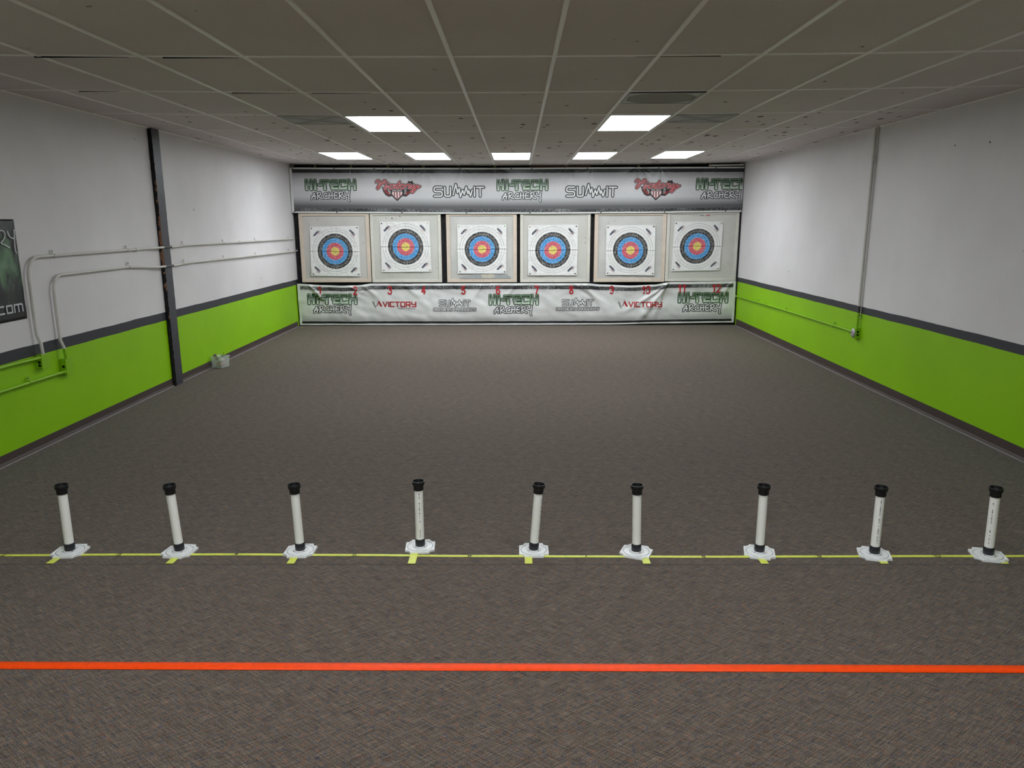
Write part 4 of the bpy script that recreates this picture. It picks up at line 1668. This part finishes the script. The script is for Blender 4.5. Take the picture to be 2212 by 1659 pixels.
# poster at the left edge of the view
def poster_mat():
    t = NT('poster_print')
    P = t.coord('Object')
    mp = t.n('ShaderNodeMapping')
    mp.inputs['Scale'].default_value = (1, 3.2, 1.5)
    mp.inputs['Rotation'].default_value = (.5, 0, 0)
    t.l(P, mp.inputs[0])
    n = t.noise(mp.outputs[0], 2.3, 4, .6)
    sp = t.n('ShaderNodeSeparateXYZ')
    t.l(P, sp.inputs[0])
    zc_ = t.math('ABSOLUTE', t.math('SUBTRACT', sp.outputs[2], .43))
    m = t.math('SUBTRACT', n, t.math('MULTIPLY', zc_, .9))
    g2 = t.ramp(m, [(.22, (.022, .022, .027, 1)), (.34, (.045, .06, .05, 1)), (.46, (.10, .22, .11, 1)), (.6, (.20, .36, .20, 1))])
    n2 = t.noise(mp.outputs[0], 6, 3, .6)
    c = t.mix(t.math('MULTIPLY', n2, .4), g2, (.03, .03, .036, 1))
    t.base(c)
    t.rough(.4)
    return t.m


b = MB()
PY0, PY1, PZ0, PZ1 = 4.30, 5.905, 1.071, 1.845
loc = (XL, PY0, PZ0)
b.grid(lambda u, v: (.004 + .003 * noise.noise(Vector((u * 3, v * 3, 0))) + .004 * u * u * abs(noise.noise(Vector((5, v * 5, 0)))), (PY1 - PY0) * u, (PZ1 - PZ0) * v), 40, 30, poster_mat())
o = b.build('poster', smooth=True)
o.location = loc
md = o.modifiers.new('thick', 'SOLIDIFY')
md.thickness = .001
tag(o, 'dark poster with green shapes and white lettering on the left wall', 'poster')
PW = simple('poster_lettering', (.62, .63, .68, 1), .5)


def letter(strokes, w_, cap='round'):
    ink = Ink(lambda a, c, o_: (.013 + o_, a - PY0, c - PZ0))
    for p in strokes:
        ink.line(p, w_, 0, PW, cap)
    ink.mb.build('poster_letter', o)


letter([chaikin([(5.66, 1.745), (5.72, 1.765), (5.765, 1.755), (5.772, 1.725), (5.745, 1.69), (5.70, 1.668), (5.745, 1.655), (5.80, 1.632)], 2),
        [(5.68, 1.75), (5.665, 1.64)]], .011)
letter([chaikin([(5.802, 1.752), (5.812, 1.718), (5.832, 1.702), (5.866, 1.700)], 2),
        chaikin([(5.880, 1.765), (5.872, 1.70), (5.862, 1.64), (5.862, 1.60), (5.874, 1.588)], 2)], .011)
for ch, y0_ in (('c', 5.578), ('o', 5.668), ('m', 5.756), ('.', 5.550)):
    wd, pl = TECH[ch]
    letter([[(y0_ + a * (.076 if ch != 'm' else .080), 1.140 + c * .077) for a, c in p] for p in pl], .013, 'square')

# ------------------------------------------------------------------ right wall: conduit drop and outlet
CR = XR - .026
loc = (CR, 8.45, .62)
t = thing('conduit', loc, 'vertical conduit dropping from the ceiling down the right wall, white above and green below', 'conduit')
b = MB()
b.tube([(0, 0, .87 - .62), (0, 0, 2.79 - .62)], .016, M['conduit_white'], 16)
b.build('tube', t, smooth='auto')
b = MB()
b.tube([(0, 0, .80 - .62 - .005), (0, 0, .87 - .62)], .016, M['char_paint'], 16)
b.build('painted_tube', t, smooth='auto')['label'] = 'charcoal painted length crossing the dark stripe'
b = MB()
b.tube([(0, 0, -.0), (0, 0, .175)], .0135, M['green_paint'], 16)
b.build('painted_tube', t, smooth='auto')['label'] = 'green painted lower length'
coupling(t, (0, 0, 2.46 - .62), (0, 0, 2.51 - .62), M['conduit_white'], .021)
strap(t, 0, 0, 2.43 - .62, M['conduit_white'], vertical=True, sgn=-1)
strap(t, 0, 0, .765 - .62, M['green_paint'], vertical=True, sgn=-1)
b = MB()
b.tube([(.012, -.028, .12), (.012, -.028, 2.17)], .004, M['conduit_white'], 8)
b.build('cable', t, smooth='auto')
loc = (XR, 8.45, .50)
t = thing('outlet_box', loc, 'green outlet box with a grey metal round cover low on the right wall', 'outlet box')
utility_box(t, -.035, .055, 0, .125, .055, -1, M['green_paint'], (.080, .045), 0)
b = MB()
b.lathe([(.0001, -.004), (.038, -.004), (.046, .0), (.052, .006), (.052, .012)], M['steel'], 32, axis='z')
b.lathe([(.014, -.008), (.014, -.004)], M['steel'], 20, 0, .02)
o = b.build('outlet_cover', t, smooth='auto')
o.rotation_euler = (0, PI / 2, 0)
o.location = (-.067, .012, .062)
for dz in (-.02, .02):
    b = MB()
    b.lathe([(.0001, -.003), (.013, -.003), (.015, .0), (.015, .004)], simple('outlet_face', (.55, .53, .5, 1), .5), 20, axis='z')
    k = b.build('socket', o, smooth='auto')
    k.location = (dz, 0, -.004)
t = thing('conduit', (CR, 8.51, .565), 'green conduit running along the right wall from the outlet box to the banner', 'conduit')
b = MB()
b.tube([(0, 0, 0), (0, .3, 0), (0, 2.3, -.012), (0, 4.72, -.046)], RC, M['green_paint'], 14)
b.build('tube', t, smooth='auto')
for yy in (.58, 2.24, 3.52):
    strap(t, 0, yy, -.002 - .0085 * yy, M['green_paint'], sgn=-1)
coupling(t, (0, 3.02, -.021), (0, 3.08, -.022), M['green_paint'], .0165)

# ------------------------------------------------------------------ bin of odds and ends by the left wall
def clear_mat():
    t = NT('milky_plastic')
    t.base((.78, .86, .82, 1))
    t.rough(.3)
    t.b.inputs['Transmission Weight'].default_value = .0
    t.b.inputs['Alpha'].default_value = .26
    n = t.noise(t.coord('Object'), 40, 2)
    t.bump(n, .1, .002)
    return t.m


MILK = clear_mat()
F = Vector((-3.760, 9.262, 0))
e1 = Vector((-.130, .036, 0))    # towards the wall
e2 = Vector((.050, .150, 0))     # along the wall
ctr = F + (e1 + e2) / 2
t = thing('storage_bin', (ctr.x, ctr.y, 0), 'small milky plastic bin on the carpet against the left wall', 'bin')


def rect(s, z):
    return [tuple((e1 * a + e2 * c) * s * .5 + Vector((0, 0, z))) for a, c in ((-1, -1), (1, -1), (1, 1), (-1, 1))]


b = MB()
q = 0
lv = [(.98, .004), (1.0, .03), (1.09, .144)]
for s, z in lv:
    b.v += rect(s, z)
for j in range(2):
    for k in range(4):
        k2 = (k + 1) % 4
        b.face([j * 4 + k2, j * 4 + k, (j + 1) * 4 + k, (j + 1) * 4 + k2], MILK)
b.face([0, 1, 2, 3], MILK)
o = b.build('tub', t, bevel=.006)
md = o.modifiers.new('wall', 'SOLIDIFY')
md.thickness = .0022
b = MB()
RIM = simple('milky_rim', (.66, .72, .70, 1), .35)
rp = rect(1.12, .146)
b.tube([rp[0], rp[1], rp[2], rp[3], rp[0]], .0035, RIM, 8)
b.build('rim', t, smooth='auto')


def crumple(name, c, r, h, z, m, seed, label, cat):
    b = MB()
    n, mm = 18, 10
    for j in range(mm + 1):
        ph = PI * j / mm
        for k in range(n):
            a = 2 * PI * k / n
            d = Vector((math.sin(ph) * math.cos(a), math.sin(ph) * math.sin(a), math.cos(ph)))
            s = 1 + .16 * noise.noise(d * 2.3 + Vector((seed, 0, 0)))
            p = e1.normalized() * d.x * r[0] * s + e2.normalized() * d.y * r[1] * s
            b.v.append((p.x, p.y, d.z * h * s))
    for j in range(mm):
        for k in range(n):
            k2 = (k + 1) % n
            b.face([j * n + k, j * n + k2, (j + 1) * n + k2, (j + 1) * n + k][::-1], m)
    o = b.build(name, smooth=True)
    o.location = (c[0], c[1], z)
    return tag(o, label, cat)


crumple('crumpled_wrapper', (ctr.x + .004, ctr.y, 0), (.052, .060), .034, .044, simple('dull_red_wrap', (.30, .07, .09, 1), .6, nz=.4, scale=40), 1, 'crumpled dull red wrapper in the bottom of the small bin', 'wrapper')
crumple('crumpled_tissue', (ctr.x + .012, ctr.y + .005, 0), (.036, .044), .014, .100, simple('pale_tissue', (.7, .66, .62, 1), .8, nz=.1), 4, 'pale crumpled tissue lying on the red wrapper in the bin', 'tissue')
b = MB()
b.box(-.018, .018, -.012, .012, -.045, .045, simple('grey_wood_scrap', (.22, .18, .15, 1), .8, nz=.4, scale=40))
o = b.build('wood_scrap', bevel=.003)
o.location = (ctr.x - .048, ctr.y - .012, .135)
o.rotation_euler = (.35, -.45, .3)
tag(o, 'grey brown block scrap leaning out of the wall side of the bin', 'scrap')
for nm, p0, p1, m, lb in (('stick', (.0, .01, .115), (-.028, .045, .178), M['pvc'], 'short white stick sticking up in the small bin'),
                          ('arrow_stub', (.012, .03, .115), (.024, .06, .188), M['black'], 'thin black broken arrow stub sticking up in the small bin')):
    b = MB()
    b.tube([p0, p1], .0028, m, 8)
    o = b.build(nm, smooth='auto')
    o.location = (ctr.x, ctr.y, 0)
    tag(o, lb, 'stick')
b = MB()
b.box(-.014, .014, -.010, .010, 0, .006, simple('yellow_scrap', (.8, .65, .05, 1), .5))
o = b.build('paper_scrap', bevel=.002)
o.location = (-3.80, 13.02, 0.0)
tag(o, 'tiny yellow scrap on the carpet at the left end of the lower banner', 'scrap')
